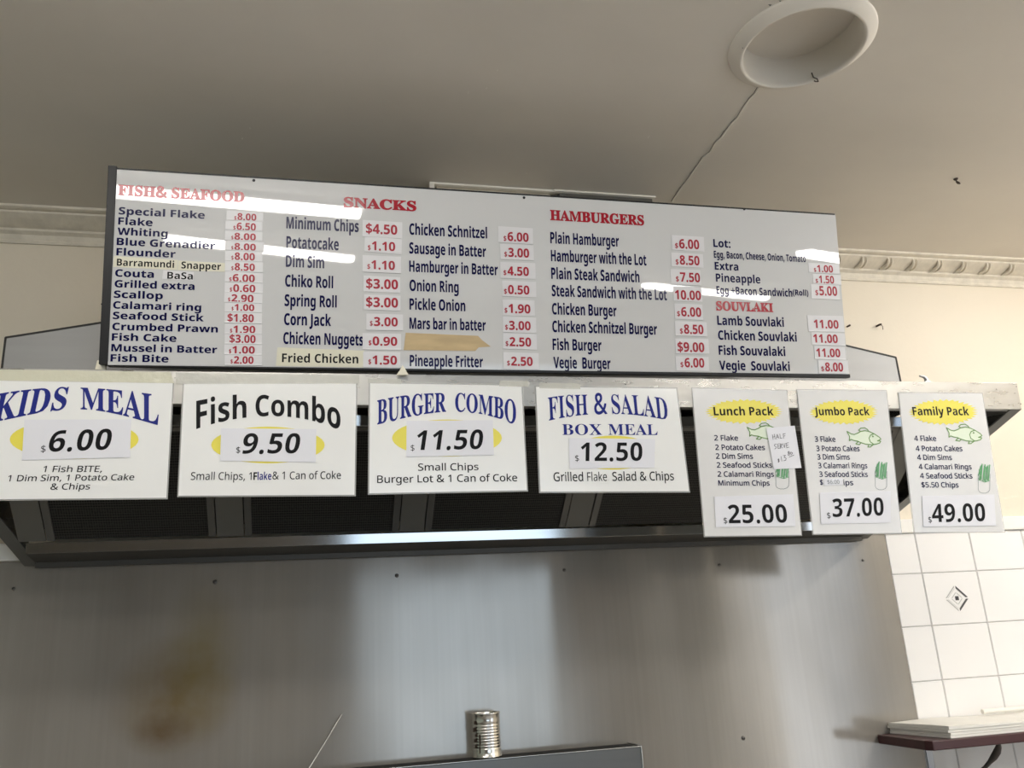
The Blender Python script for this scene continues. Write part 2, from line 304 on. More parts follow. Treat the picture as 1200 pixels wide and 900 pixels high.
    (0, 68, 497, [[60, 0, 60, 480, 211, 480, 259, 477, 302, 468, 342, 453, 391, 419, 427, 374, 444, 336, 455, 293, 458, 244, 450, 170, 427, 109, 389, 61, 337, 27, 273, 7, 196, 0], [162, 84, 206, 84, 287, 101, 336, 154, 353, 242, 349, 290, 337, 329, 318, 359, 275, 387, 216, 396, 162, 396]]),
    (0, 69, 376, [[60, 0, 60, 480, 336, 480, 336, 396, 162, 396, 162, 291, 324, 291, 324, 208, 162, 208, 162, 84, 336, 84, 336, 0]]),
    (0, 70, 369, [[60, 0, 60, 480, 335, 480, 335, 396, 161, 396, 161, 273, 323, 273, 323, 189, 161, 189, 161, 0]]),
    (0, 71, 486, [[262, -7, 196, 0, 141, 21, 97, 56, 65, 105, 45, 166, 39, 240, 42, 288, 52, 332, 68, 371, 91, 405, 119, 433, 153, 456, 193, 473, 238, 483, 289, 486, 327, 484, 365, 478, 400, 469, 432, 457, 398, 375, 375, 386, 348, 394, 319, 400, 289, 402, 247, 397, 212, 381, 183, 357, 162, 325, 148, 285, 144, 238, 147, 194, 156, 155, 173, 123, 197, 98, 229, 83, 269, 78, 289, 78, 305, 80, 333, 85, 333, 185, 242, 185, 242, 269, 433, 269, 433, 21, 394, 9, 354, 1, 311, -5]]),
    (0, 72, 514, [[60, 0, 60, 480, 162, 480, 162, 291, 352, 291, 352, 480, 453, 480, 453, 0, 352, 0, 352, 207, 162, 207, 162, 0]]),
    (0, 74, 222, [[10, -141, -8, -140, -24, -139, -50, -134, -50, -49, -27, -54, -15, -55, -2, -56, 15, -54, 30, -49, 43, -39, 52, -24, 58, -1, 60, 30, 60, 480, 162, 480, 162, 31, 157, -25, 143, -69, 120, -102, 89, -124, 52, -137]]),
    (0, 76, 379, [[60, 0, 60, 480, 162, 480, 162, 84, 357, 84, 357, 0]]),
    (0, 77, 633, [[60, 0, 60, 480, 199, 480, 312, 113, 314, 113, 435, 480, 573, 480, 573, 0, 478, 0, 478, 227, 479, 279, 481, 335, 483, 375, 480, 375, 357, 0, 263, 0, 148, 376, 145, 376, 148, 336, 150, 278, 151, 223, 151, 0]]),
    (0, 78, 546, [[60, 0, 60, 480, 189, 480, 397, 120, 399, 120, 396, 187, 394, 253, 394, 480, 486, 480, 486, 0, 357, 0, 148, 363, 145, 363, 149, 294, 151, 260, 151, 226, 151, 0]]),
    (0, 79, 535, [[267, -7, 218, -3, 176, 7, 139, 24, 95, 61, 63, 111, 50, 150, 42, 193, 39, 241, 42, 289, 50, 332, 63, 371, 95, 420, 139, 456, 176, 473, 219, 484, 268, 487, 317, 484, 360, 473, 396, 456, 440, 420, 471, 370, 485, 331, 493, 288, 496, 240, 493, 193, 485, 150, 471, 110, 440, 61, 396, 24, 360, 7, 317, -3], [267, 79, 323, 89, 361, 122, 376, 154, 386, 194, 389, 240, 386, 287, 376, 327, 361, 359, 323, 392, 268, 402, 212, 392, 175, 359, 159, 327, 149, 287, 146, 240, 149, 194, 159, 154, 175, 122, 212, 89]]),
    (0, 80, 422, [[60, 0, 60, 480, 214, 480, 270, 475, 315, 462, 349, 440, 381, 392, 392, 330, 387, 289, 374, 252, 351, 219, 316, 193, 268, 176, 206, 171, 162, 171, 162, 0], [162, 254, 195, 254, 234, 258, 264, 271, 282, 293, 289, 326, 269, 379, 208, 396, 162, 396]]),
    (0, 82, 443, [[60, 0, 60, 480, 200, 480, 260, 476, 308, 464, 345, 444, 380, 399, 392, 336, 388, 305, 379, 278, 365, 256, 346, 237, 325, 221, 302, 209, 443, 0, 330, 0, 216, 184, 162, 184, 162, 0], [162, 267, 195, 267, 238, 271, 267, 283, 283, 304, 289, 333, 283, 362, 266, 382, 236, 393, 193, 396, 162, 396]]),
    (0, 83, 370, [[167, -7, 118, -4, 73, 6, 31, 22, 31, 117, 66, 103, 102, 90, 138, 80, 175, 77, 207, 81, 228, 92, 240, 108, 244, 128, 237, 153, 217, 172, 187, 189, 150, 207, 133, 215, 114, 225, 95, 238, 77, 253, 61, 272, 48, 293, 39, 319, 36, 350, 47, 407, 80, 450, 113, 470, 152, 482, 199, 486, 235, 484, 270, 478, 305, 467, 341, 453, 308, 373, 277, 385, 249, 394, 223, 400, 195, 402, 170, 398, 151, 388, 140, 373, 136, 353, 141, 330, 158, 313, 187, 296, 226, 277, 260, 259, 289, 241, 312, 220, 329, 196, 340, 168, 343, 133, 332, 76, 297, 31, 262, 10, 219, -2]]),
    (0, 84, 389, [[144, 0, 144, 395, 13, 395, 13, 480, 375, 480, 375, 395, 245, 395, 245, 0]]),
    (0, 86, 437, [[163, 0, 0, 480, 103, 480, 193, 194, 200, 167, 211, 125, 215, 105, 218, 89, 221, 105, 225, 125, 236, 167, 243, 194, 334, 480, 437, 480, 273, 0]]),
    (0, 87, 649, [[122, 0, 0, 480, 100, 480, 161, 218, 170, 179, 179, 132, 185, 92, 191, 132, 199, 177, 207, 211, 277, 480, 373, 480, 443, 211, 450, 177, 459, 132, 465, 92, 471, 132, 480, 179, 488, 218, 549, 480, 649, 480, 527, 0, 412, 0, 347, 252, 342, 274, 335, 306, 328, 339, 324, 364, 321, 339, 314, 307, 308, 274, 302, 251, 238, 0]]),
    (0, 97, 406, [[142, -7, 97, 0, 60, 22, 36, 58, 28, 109, 38, 160, 69, 196, 101, 212, 142, 222, 192, 226, 256, 228, 256, 244, 252, 269, 241, 287, 223, 297, 199, 300, 172, 298, 146, 292, 121, 284, 95, 273, 62, 341, 94, 355, 128, 365, 165, 372, 203, 374, 268, 366, 316, 342, 345, 302, 355, 244, 355, 0, 285, 0, 266, 50, 263, 50, 239, 24, 214, 7, 183, -3], [179, 66, 209, 71, 234, 86, 250, 109, 256, 140, 256, 170, 217, 169, 176, 164, 150, 151, 136, 132, 131, 109, 134, 89, 144, 76, 160, 69]]),
    (0, 98, 425, [[254, -7, 218, -3, 190, 8, 169, 23, 152, 40, 146, 40, 129, 0, 52, 0, 52, 510, 152, 510, 152, 392, 151, 351, 148, 319, 152, 319, 170, 340, 192, 358, 221, 369, 257, 373, 312, 361, 357, 325, 378, 288, 391, 241, 395, 184, 391, 126, 378, 79, 356, 42, 311, 5], [226, 75, 253, 82, 275, 103, 288, 138, 293, 185, 288, 232, 274, 266, 253, 287, 224, 293, 191, 287, 170, 269, 157, 239, 152, 195, 152, 185, 156, 138, 168, 103, 190, 82]]),
    (0, 99, 345, [[201, -7, 151, -2, 109, 13, 75, 39, 50, 75, 35, 122, 30, 181, 36, 242, 53, 291, 80, 328, 117, 353, 160, 368, 210, 373, 245, 372, 276, 366, 302, 358, 324, 349, 295, 271, 272, 280, 251, 287, 230, 291, 210, 293, 167, 281, 141, 244, 132, 182, 137, 134, 153, 101, 177, 81, 210, 75, 240, 77, 266, 83, 290, 93, 313, 106, 313, 21, 290, 8, 265, 0, 236, -5]]),
    (0, 100, 425, [[169, -7, 113, 5, 69, 41, 47, 78, 35, 125, 30, 183, 35, 240, 48, 288, 69, 325, 114, 361, 171, 373, 207, 370, 236, 358, 259, 341, 277, 320, 280, 320, 275, 351, 273, 372, 273, 393, 273, 510, 373, 510, 373, 0, 296, 0, 277, 48, 273, 48, 255, 27, 233, 9, 204, -3], [203, 73, 239, 79, 262, 98, 275, 128, 279, 171, 279, 182, 275, 229, 263, 264, 240, 285, 202, 292, 173, 285, 150, 264, 136, 229, 132, 181, 136, 134, 150, 100, 173, 80]]),
    (0, 101, 397, [[218, -7, 166, -2, 121, 14, 83, 40, 54, 76, 36, 123, 30, 181, 36, 240, 52, 288, 78, 325, 113, 352, 155, 368, 203, 373, 251, 369, 291, 354, 324, 330, 348, 297, 363, 256, 368, 207, 368, 158, 132, 158, 139, 121, 157, 92, 185, 74, 223, 68, 257, 70, 287, 75, 317, 84, 347, 97, 347, 19, 320, 8, 290, 0, 257, -5], [134, 225, 274, 225, 269, 256, 257, 280, 235, 297, 204, 302, 178, 298, 156, 283, 141, 259]]),
    (0, 102, 260, [[69, 0, 69, 291, 13, 291, 13, 340, 69, 367, 69, 394, 72, 435, 84, 466, 103, 488, 129, 503, 161, 511, 198, 514, 226, 513, 252, 509, 273, 504, 290, 498, 265, 425, 240, 431, 225, 434, 209, 435, 191, 431, 178, 422, 171, 407, 169, 390, 169, 367, 255, 367, 255, 291, 169, 291, 169, 0]]),
    (0, 103, 425, [[189, -161, 152, -160, 117, -156, 84, -150, 52, -140, 52, -60, 98, -75, 146, -85, 195, -88, 253, -67, 273, -5, 273, 3, 274, 26, 275, 48, 273, 48, 252, 23, 228, 6, 200, -4, 169, -7, 111, 6, 67, 43, 46, 81, 34, 127, 30, 183, 34, 238, 47, 285, 68, 323, 112, 361, 171, 373, 232, 360, 277, 320, 280, 320, 288, 367, 373, 367, 373, -1, 368, -49, 352, -89, 326, -120, 291, -143, 245, -157], [204, 72, 237, 77, 261, 94, 275, 124, 279, 170, 279, 182, 275, 233, 261, 267, 238, 286, 203, 292, 164, 280, 140, 243, 132, 181, 140, 121, 164, 84]]),
    (0, 104, 441, [[52, 0, 52, 510, 152, 510, 152, 406, 152, 380, 151, 355, 148, 320, 153, 320, 173, 344, 198, 361, 227, 370, 259, 373, 313, 365, 355, 342, 382, 300, 391, 239, 391, 0, 291, 0, 291, 214, 276, 274, 232, 293, 194, 286, 170, 262, 157, 224, 152, 173, 152, 0]]),
    (0, 105, 205, [[103, 412, 82, 415, 64, 423, 52, 438, 48, 461, 52, 485, 64, 500, 82, 508, 103, 510, 123, 508, 141, 500, 153, 485, 157, 461, 153, 438, 141, 423, 123, 415], [52, 0, 52, 367, 152, 367, 152, 0]]),
    (0, 107, 416, [[52, 0, 52, 510, 152, 510, 152, 282, 152, 261, 151, 241, 147, 199, 148, 199, 169, 228, 180, 242, 192, 255, 295, 367, 408, 367, 262, 208, 416, 0, 301, 0, 195, 148, 152, 114, 152, 0]]),
    (0, 108, 205, [[52, 0, 52, 510, 152, 510, 152, 0]]),
    (0, 109, 660, [[52, 0, 52, 367, 129, 367, 142, 320, 148, 320, 168, 344, 194, 361, 224, 370, 255, 373, 292, 370, 323, 360, 348, 344, 366, 320, 375, 320, 395, 344, 421, 361, 452, 370, 483, 373, 538, 365, 577, 342, 601, 300, 609, 239, 609, 0, 509, 0, 509, 214, 495, 274, 454, 293, 420, 286, 398, 265, 385, 231, 381, 184, 381, 0, 281, 0, 281, 214, 267, 274, 226, 293, 190, 286, 168, 262, 156, 224, 152, 173, 152, 0]]),
    (0, 110, 441, [[52, 0, 52, 367, 129, 367, 142, 320, 148, 320, 168, 344, 196, 361, 227, 370, 261, 373, 314, 365, 355, 342, 382, 300, 391, 239, 391, 0, 291, 0, 291, 214, 287, 249, 277, 274, 258, 289, 232, 293, 193, 286, 169, 262, 157, 224, 152, 173, 152, 0]]),
    (0, 111, 416, [[207, -7, 159, -1, 116, 15, 80, 43, 53, 80, 36, 128, 30, 184, 36, 240, 51, 287, 78, 324, 114, 352, 157, 368, 209, 373, 258, 368, 300, 351, 336, 324, 363, 287, 380, 240, 385, 184, 380, 128, 364, 81, 337, 43, 302, 15, 258, -1], [208, 74, 242, 81, 266, 102, 279, 136, 283, 184, 279, 232, 266, 266, 242, 286, 208, 293, 173, 286, 150, 266, 137, 232, 132, 184, 137, 136, 150, 102, 174, 81]]),
    (0, 112, 425, [[52, -161, 52, 367, 134, 367, 148, 319, 152, 319, 170, 340, 192, 357, 221, 369, 257, 373, 312, 361, 357, 325, 378, 288, 391, 241, 395, 184, 390, 127, 377, 79, 355, 42, 310, 5, 254, -7, 218, -3, 191, 8, 169, 23, 152, 40, 147, 40, 151, 13, 152, -13, 152, -161], [226, 75, 255, 82, 276, 103, 289, 138, 293, 185, 285, 245, 262, 281, 224, 293, 191, 287, 170, 269, 157, 239, 152, 195, 152, 185, 156, 138, 168, 103, 190, 82]]),
    (0, 114, 305, [[52, 0, 52, 367, 128, 367, 143, 305, 148, 305, 167, 331, 192, 353, 222, 368, 257, 373, 275, 373, 291, 371, 283, 277, 270, 279, 254, 280, 229, 278, 205, 271, 184, 259, 167, 242, 156, 218, 152, 187, 152, 0]]),
    (0, 115, 334, [[152, -7, 116, -5, 86, -2, 58, 5, 31, 15, 31, 97, 62, 85, 95, 75, 127, 69, 155, 66, 180, 69, 197, 75, 206, 85, 210, 98, 208, 107, 204, 115, 197, 123, 183, 132, 161, 142, 130, 156, 99, 171, 74, 185, 55, 201, 41, 220, 33, 243, 30, 271, 40, 316, 70, 348, 116, 367, 175, 373, 209, 372, 240, 367, 272, 358, 304, 345, 274, 273, 248, 283, 223, 292, 199, 298, 174, 300, 141, 293, 130, 275, 131, 267, 135, 260, 144, 252, 157, 244, 178, 235, 206, 223, 236, 210, 261, 196, 281, 181, 296, 162, 305, 139, 308, 109, 298, 60, 269, 23, 238, 7, 199, -3]]),
    (0, 116, 291, [[178, -7, 147, -4, 119, 4, 96, 19, 78, 41, 67, 73, 63, 115, 63, 291, 15, 291, 15, 334, 71, 367, 99, 445, 163, 445, 163, 367, 266, 367, 266, 291, 163, 291, 163, 115, 166, 97, 175, 84, 189, 76, 207, 73, 223, 74, 239, 77, 270, 85, 270, 10, 252, 4, 230, -2, 205, -5]]),
    (0, 117, 441, [[181, -7, 127, 1, 86, 25, 59, 67, 50, 128, 50, 367, 150, 367, 150, 152, 154, 118, 165, 93, 183, 78, 210, 73, 248, 81, 272, 104, 285, 142, 289, 194, 289, 367, 389, 367, 389, 0, 312, 0, 299, 47, 293, 47, 273, 23, 245, 6, 214, -4]]),
    (0, 118, 382, [[140, 0, 0, 367, 105, 367, 175, 158, 181, 139, 185, 119, 188, 100, 189, 83, 192, 83, 197, 120, 207, 158, 277, 367, 382, 367, 242, 0]]),
    (0, 119, 575, [[111, 0, 7, 367, 106, 367, 148, 204, 153, 186, 157, 164, 164, 119, 169, 84, 171, 84, 174, 109, 179, 142, 184, 172, 188, 191, 233, 367, 343, 367, 386, 191, 393, 161, 399, 118, 402, 99, 402, 84, 405, 84, 410, 117, 417, 163, 422, 186, 426, 204, 470, 367, 568, 367, 463, 0, 354, 0, 326, 128, 318, 162, 307, 211, 296, 258, 288, 290, 285, 290, 278, 258, 267, 211, 256, 162, 248, 127, 218, 0]]),
    (0, 120, 388, [[3, 0, 128, 187, 9, 367, 123, 367, 194, 250, 266, 367, 379, 367, 260, 187, 385, 0, 271, 0, 194, 126, 117, 0]]),
    (0, 121, 382, [[74, -161, 58, -161, 45, -160, 23, -156, 23, -77, 41, -79, 62, -81, 91, -76, 112, -61, 129, -40, 140, -15, 146, 3, 0, 367, 109, 367, 179, 161, 183, 145, 187, 130, 189, 114, 191, 97, 193, 97, 195, 114, 198, 130, 207, 161, 275, 367, 382, 367, 227, -47, 201, -97, 166, -133, 123, -154]]),
    (0, 122, 328, [[18, 0, 18, 59, 188, 290, 28, 290, 28, 367, 302, 367, 302, 302, 136, 77, 308, 77, 308, 0]]),
    (1, 36, 384, [[170, -39, 170, 33, 133, 35, 98, 39, 66, 46, 42, 55, 42, 112, 68, 102, 100, 93, 135, 87, 170, 85, 170, 220, 112, 241, 73, 266, 49, 299, 42, 341, 50, 385, 76, 419, 117, 441, 170, 451, 170, 510, 213, 510, 213, 451, 247, 449, 278, 444, 306, 436, 331, 426, 313, 377, 290, 385, 266, 392, 240, 397, 213, 400, 213, 265, 254, 252, 287, 238, 313, 222, 331, 202, 343, 178, 347, 148, 338, 105, 312, 72, 269, 48, 213, 36, 213, -39], [170, 280, 170, 399, 138, 393, 117, 382, 104, 366, 99, 346, 103, 322, 115, 305, 136, 291], [213, 88, 247, 95, 271, 106, 284, 123, 289, 144, 285, 166, 273, 182, 250, 195, 213, 206]]),
    (1, 38, 492, [[187, -7, 125, 2, 77, 28, 46, 69, 36, 125, 43, 172, 63, 208, 96, 238, 139, 266, 118, 291, 99, 318, 85, 348, 81, 382, 89, 426, 114, 459, 153, 480, 204, 487, 252, 480, 289, 460, 313, 427, 320, 383, 314, 344, 293, 312, 262, 283, 224, 258, 354, 133, 370, 155, 382, 181, 393, 209, 401, 240, 461, 240, 449, 198, 434, 160, 415, 125, 392, 95, 490, 0, 410, 0, 352, 56, 319, 31, 281, 11, 238, -2], [188, 293, 222, 315, 245, 336, 258, 358, 262, 383, 258, 405, 246, 423, 227, 435, 202, 439, 177, 435, 156, 424, 143, 406, 138, 383, 142, 360, 151, 338, 167, 317], [189, 46, 229, 49, 263, 60, 291, 75, 314, 93, 175, 229, 142, 207, 118, 185, 103, 160, 97, 127, 104, 94, 122, 68, 151, 51]]),
    (1, 44, 180, [[28, -87, 47, -3, 55, 40, 61, 78, 124, 78, 129, 71, 118, 33, 104, -8, 87, -49, 71, -87]]),
    (1, 46, 180, [[89, -9, 74, -7, 60, 1, 51, 15, 48, 36, 51, 57, 60, 71, 74, 79, 89, 81, 106, 79, 119, 71, 129, 57, 132, 36, 129, 15, 119, 1, 106, -7]]),
    (1, 48, 384, [[191, -7, 142, 1, 102, 22, 72, 59, 50, 108, 37, 169, 33, 240, 35, 290, 40, 334, 49, 373, 69, 422, 99, 458, 140, 480, 191, 487, 241, 480, 281, 458, 312, 422, 334, 373, 347, 313, 351, 240, 349, 191, 344, 147, 335, 108, 314, 59, 284, 23, 243, 1], [191, 44, 237, 56, 268, 92, 281, 130, 289, 180, 291, 240, 289, 300, 281, 349, 268, 388, 237, 424, 191, 437, 145, 424, 115, 388, 102, 349, 95, 300, 92, 240, 95, 180, 102, 131, 115, 93, 145, 56]]),
    (1, 49, 384, [[181, 0, 181, 335, 181, 381, 183, 418, 164, 400, 142, 381, 91, 339, 60, 379, 189, 480, 238, 480, 238, 0]]),
    (1, 50, 384, [[32, 0, 32, 49, 158, 176, 191, 210, 219, 240, 241, 268, 257, 296, 266, 324, 269, 355, 263, 390, 246, 415, 219, 431, 185, 436, 152, 433, 123, 424, 96, 409, 69, 390, 38, 430, 68, 452, 102, 470, 141, 482, 185, 486, 245, 478, 291, 452, 320, 412, 330, 359, 326, 322, 314, 288, 296, 256, 271, 224, 241, 190, 207, 155, 107, 56, 107, 54, 349, 54, 349, 0]]),
    (1, 51, 384, [[162, -7, 126, -5, 92, -1, 60, 7, 30, 19, 30, 75, 62, 61, 95, 51, 130, 45, 163, 43, 218, 49, 256, 68, 277, 98, 284, 138, 275, 176, 249, 202, 206, 217, 150, 222, 103, 222, 103, 273, 150, 273, 202, 279, 240, 298, 263, 326, 271, 363, 265, 394, 247, 417, 219, 432, 183, 437, 147, 434, 117, 425, 89, 412, 62, 396, 33, 437, 62, 455, 96, 471, 137, 483, 183, 486, 248, 478, 294, 453, 322, 415, 331, 367, 324, 324, 304, 290, 273, 267, 232, 253, 232, 250, 282, 237, 318, 214, 339, 179, 346, 136, 341, 97, 326, 62, 302, 33, 266, 11, 220, -2]]),
    (1, 52, 384, [[244, 0, 244, 109, 14, 109, 14, 159, 240, 482, 301, 482, 301, 162, 371, 162, 371, 109, 301, 109, 301, 0], [72, 162, 244, 162, 244, 313, 245, 372, 247, 419, 244, 419, 238, 406, 231, 392, 223, 378, 216, 367]]),
    (1, 53, 384, [[167, -7, 131, -5, 97, 0, 67, 8, 42, 19, 42, 75, 69, 62, 101, 52, 135, 46, 167, 44, 215, 50, 253, 69, 277, 101, 285, 147, 278, 189, 257, 219, 219, 238, 165, 244, 145, 244, 122, 241, 100, 238, 83, 234, 54, 253, 72, 480, 312, 480, 312, 426, 122, 426, 111, 287, 142, 291, 162, 293, 185, 294, 231, 290, 270, 278, 302, 257, 335, 213, 346, 153, 341, 107, 325, 68, 299, 36, 263, 12, 219, -2]]),
    (1, 54, 384, [[200, -7, 157, -1, 118, 16, 84, 45, 59, 86, 47, 120, 39, 160, 37, 205, 39, 256, 46, 307, 59, 354, 79, 397, 108, 434, 146, 462, 195, 480, 257, 486, 288, 485, 303, 483, 316, 480, 316, 430, 303, 433, 288, 436, 273, 437, 258, 438, 215, 434, 181, 422, 153, 404, 132, 380, 117, 351, 106, 318, 100, 282, 96, 244, 100, 244, 119, 266, 143, 284, 174, 296, 214, 300, 270, 291, 314, 262, 343, 216, 353, 154, 348, 108, 334, 69, 311, 36, 263, 4], [199, 43, 238, 50, 268, 70, 288, 105, 294, 154, 288, 195, 271, 227, 242, 247, 201, 254, 172, 251, 146, 241, 126, 226, 110, 208, 100, 187, 97, 166, 100, 137, 108, 108, 122, 82, 142, 61, 168, 48]]),
    (1, 66, 437, [[65, 0, 65, 480, 202, 480, 257, 477, 303, 468, 338, 453, 373, 417, 384, 361, 378, 322, 361, 290, 332, 268, 293, 255, 293, 251, 322, 244, 348, 234, 369, 218, 386, 197, 397, 170, 400, 136, 389, 79, 356, 36, 322, 16, 282, 4, 234, 0], [126, 275, 214, 275, 266, 280, 299, 295, 316, 320, 322, 354, 315, 388, 294, 411, 258, 424, 205, 428, 126, 428], [126, 51, 222, 51, 276, 57, 311, 76, 330, 105, 336, 141, 329, 175, 310, 202, 274, 219, 218, 225, 126, 225]]),
    (1, 67, 424, [[261, -7, 215, -3, 174, 7, 139, 24, 96, 60, 65, 109, 52, 149, 44, 192, 41, 240, 44, 287, 53, 330, 67, 368, 100, 418, 146, 455, 183, 472, 225, 483, 271, 486, 320, 483, 364, 474, 404, 458, 379, 407, 356, 417, 330, 425, 302, 431, 271, 433, 223, 427, 182, 410, 149, 381, 124, 343, 110, 296, 105, 240, 109, 184, 123, 137, 146, 98, 178, 69, 219, 52, 270, 46, 301, 48, 330, 52, 358, 58, 385, 65, 385, 13, 358, 4, 329, -2, 298, -6]]),
    (1, 68, 490, [[65, 0, 65, 480, 213, 480, 259, 477, 301, 468, 338, 453, 385, 419, 420, 374, 436, 336, 446, 293, 449, 244, 442, 170, 420, 109, 383, 61, 333, 27, 272, 7, 199, 0], [126, 52, 191, 52, 299, 73, 364, 136, 385, 242, 380, 301, 364, 348, 338, 383, 302, 408, 258, 423, 204, 428, 126, 428]]),
    (1, 69, 373, [[65, 0, 65, 480, 333, 480, 333, 426, 126, 426, 126, 277, 321, 277, 321, 224, 126, 224, 126, 53, 333, 53, 333, 0]]),
    (1, 70, 349, [[65, 0, 65, 480, 333, 480, 333, 426, 126, 426, 126, 257, 320, 257, 320, 203, 126, 203, 126, 0]]),
    (1, 71, 489, [[271, -7, 224, -3, 182, 7, 145, 23, 100, 59, 67, 108, 53, 148, 44, 191, 41, 240, 44, 288, 54, 331, 71, 370, 93, 404, 121, 433, 155, 456, 195, 473, 240, 483, 289, 486, 329, 484, 366, 479, 400, 470, 433, 458, 410, 406, 383, 416, 352, 425, 320, 431, 286, 433, 233, 427, 188, 410, 152, 381, 125, 343, 109, 296, 104, 240, 109, 186, 123, 139, 146, 100, 181, 70, 226, 52, 285, 46, 314, 47, 338, 49, 360, 53, 379, 57, 379, 199, 273, 199, 273, 253, 439, 253, 439, 18, 400, 7, 361, -1, 318, -5]]),
    (1, 73, 228, [[27, 0, 27, 35, 83, 48, 83, 431, 27, 445, 27, 480, 200, 480, 200, 445, 144, 431, 144, 48, 200, 35, 200, 0]]),
    (1, 76, 352, [[65, 0, 65, 480, 126, 480, 126, 54, 335, 54, 335, 0]]),
    (1, 77, 609, [[65, 0, 65, 480, 154, 480, 302, 87, 305, 87, 455, 480, 544, 480, 544, 0, 484, 0, 484, 295, 485, 330, 486, 364, 489, 420, 486, 420, 326, 0, 277, 0, 119, 420, 116, 420, 118, 396, 120, 364, 121, 291, 121, 0]]),
    (1, 80, 406, [[65, 0, 65, 480, 192, 480, 249, 475, 295, 463, 329, 443, 361, 398, 372, 338, 368, 300, 354, 264, 330, 233, 294, 208, 245, 192, 181, 187, 126, 187, 126, 0], [126, 238, 174, 238, 234, 244, 276, 261, 301, 290, 310, 336, 302, 376, 280, 405, 242, 422, 187, 428, 126, 428]]),
    (1, 82, 418, [[65, 0, 65, 480, 197, 480, 252, 476, 296, 464, 329, 446, 361, 403, 372, 343, 369, 308, 358, 279, 342, 256, 322, 239, 300, 225, 276, 215, 408, 0, 337, 0, 221, 198, 126, 198, 126, 0], [126, 249, 197, 249, 248, 255, 283, 272, 303, 301, 310, 340, 303, 381, 281, 407, 245, 422, 194, 427, 126, 427]]),
    (1, 83, 369, [[166, -7, 127, -5, 91, -1, 60, 7, 34, 16, 34, 74, 61, 64, 94, 54, 131, 48, 169, 46, 216, 51, 249, 66, 270, 91, 277, 123, 274, 145, 267, 163, 253, 178, 232, 192, 203, 207, 164, 222, 110, 246, 72, 276, 48, 314, 40, 364, 45, 400, 60, 429, 83, 454, 114, 471, 151, 483, 193, 486, 231, 484, 266, 479, 297, 470, 326, 459, 307, 408, 281, 418, 253, 426, 223, 431, 192, 433, 153, 428, 124, 414, 107, 392, 101, 363, 104, 341, 111, 323, 125, 308, 144, 294, 171, 281, 206, 267, 245, 251, 278, 233, 303, 214, 322, 191, 333, 163, 337, 128, 326, 72, 291, 29, 256, 9, 215, -3]]),
    (1, 84, 373, [[156, 0, 156, 426, 7, 426, 7, 480, 366, 480, 366, 426, 217, 426, 217, 0]]),
    (1, 97, 377, [[144, -7, 100, 0, 63, 19, 39, 52, 31, 100, 41, 148, 73, 183, 106, 200, 150, 210, 203, 215, 265, 217, 265, 238, 260, 277, 245, 301, 222, 314, 190, 318, 163, 316, 136, 310, 112, 301, 89, 291, 71, 335, 96, 347, 126, 357, 159, 364, 193, 366, 251, 359, 291, 337, 314, 300, 322, 245, 322, 0, 279, 0, 268, 51, 265, 51, 241, 25, 216, 7, 185, -3], [158, 41, 200, 47, 234, 66, 256, 98, 264, 144, 264, 176, 211, 174, 154, 167, 118, 152, 98, 130, 92, 99, 97, 73, 110, 55, 132, 44]]),
    (1, 99, 322, [[201, -7, 156, -2, 117, 13, 83, 38, 58, 73, 42, 120, 37, 178, 42, 238, 59, 286, 85, 322, 119, 347, 160, 362, 206, 367, 233, 365, 259, 361, 282, 355, 300, 347, 282, 298, 265, 304, 244, 310, 224, 314, 204, 315, 145, 300, 110, 254, 98, 179, 105, 121, 124, 79, 156, 53, 201, 44, 229, 46, 253, 50, 274, 57, 294, 65, 294, 13, 275, 4, 254, -2, 230, -5]]),
    (1, 100, 413, [[185, -7, 124, 5, 77, 40, 55, 76, 41, 123, 37, 179, 41, 236, 55, 283, 78, 319, 125, 355, 185, 367, 223, 363, 254, 351, 278, 334, 297, 314, 301, 314, 299, 339, 297, 367, 297, 510, 356, 510, 356, 0, 308, 0, 300, 48, 297, 48, 278, 27, 254, 9, 223, -3], [194, 42, 243, 50, 274, 74, 292, 113, 298, 168, 298, 179, 292, 238, 275, 282, 244, 309, 193, 318, 152, 308, 122, 280, 104, 235, 98, 178, 104, 121, 122, 78, 152, 51]]),
    (1, 101, 379, [[210, -7, 162, -2, 120, 14, 85, 40, 59, 76, 42, 122, 37, 177, 42, 232, 57, 279, 81, 316, 112, 344, 151, 361, 196, 367, 239, 362, 276, 347, 305, 322, 327, 290, 340, 250, 345, 204, 345, 169, 98, 169, 107, 115, 129, 76, 165, 52, 213, 44, 245, 45, 274, 50, 301, 58, 328, 69, 328, 17, 301, 6, 274, -1, 245, -5], [99, 216, 283, 216, 277, 257, 262, 290, 234, 311, 195, 318, 158, 312, 129, 291, 109, 259]]),
    (1, 102, 231, [[73, 0, 73, 314, 10, 314, 10, 342, 73, 362, 73, 383, 81, 443, 104, 483, 141, 506, 190, 514, 211, 513, 229, 510, 246, 506, 260, 502, 244, 455, 220, 462, 205, 465, 191, 465, 165, 460, 147, 446, 136, 420, 132, 383, 132, 360, 223, 360, 223, 314, 132, 314, 132, 0]]),
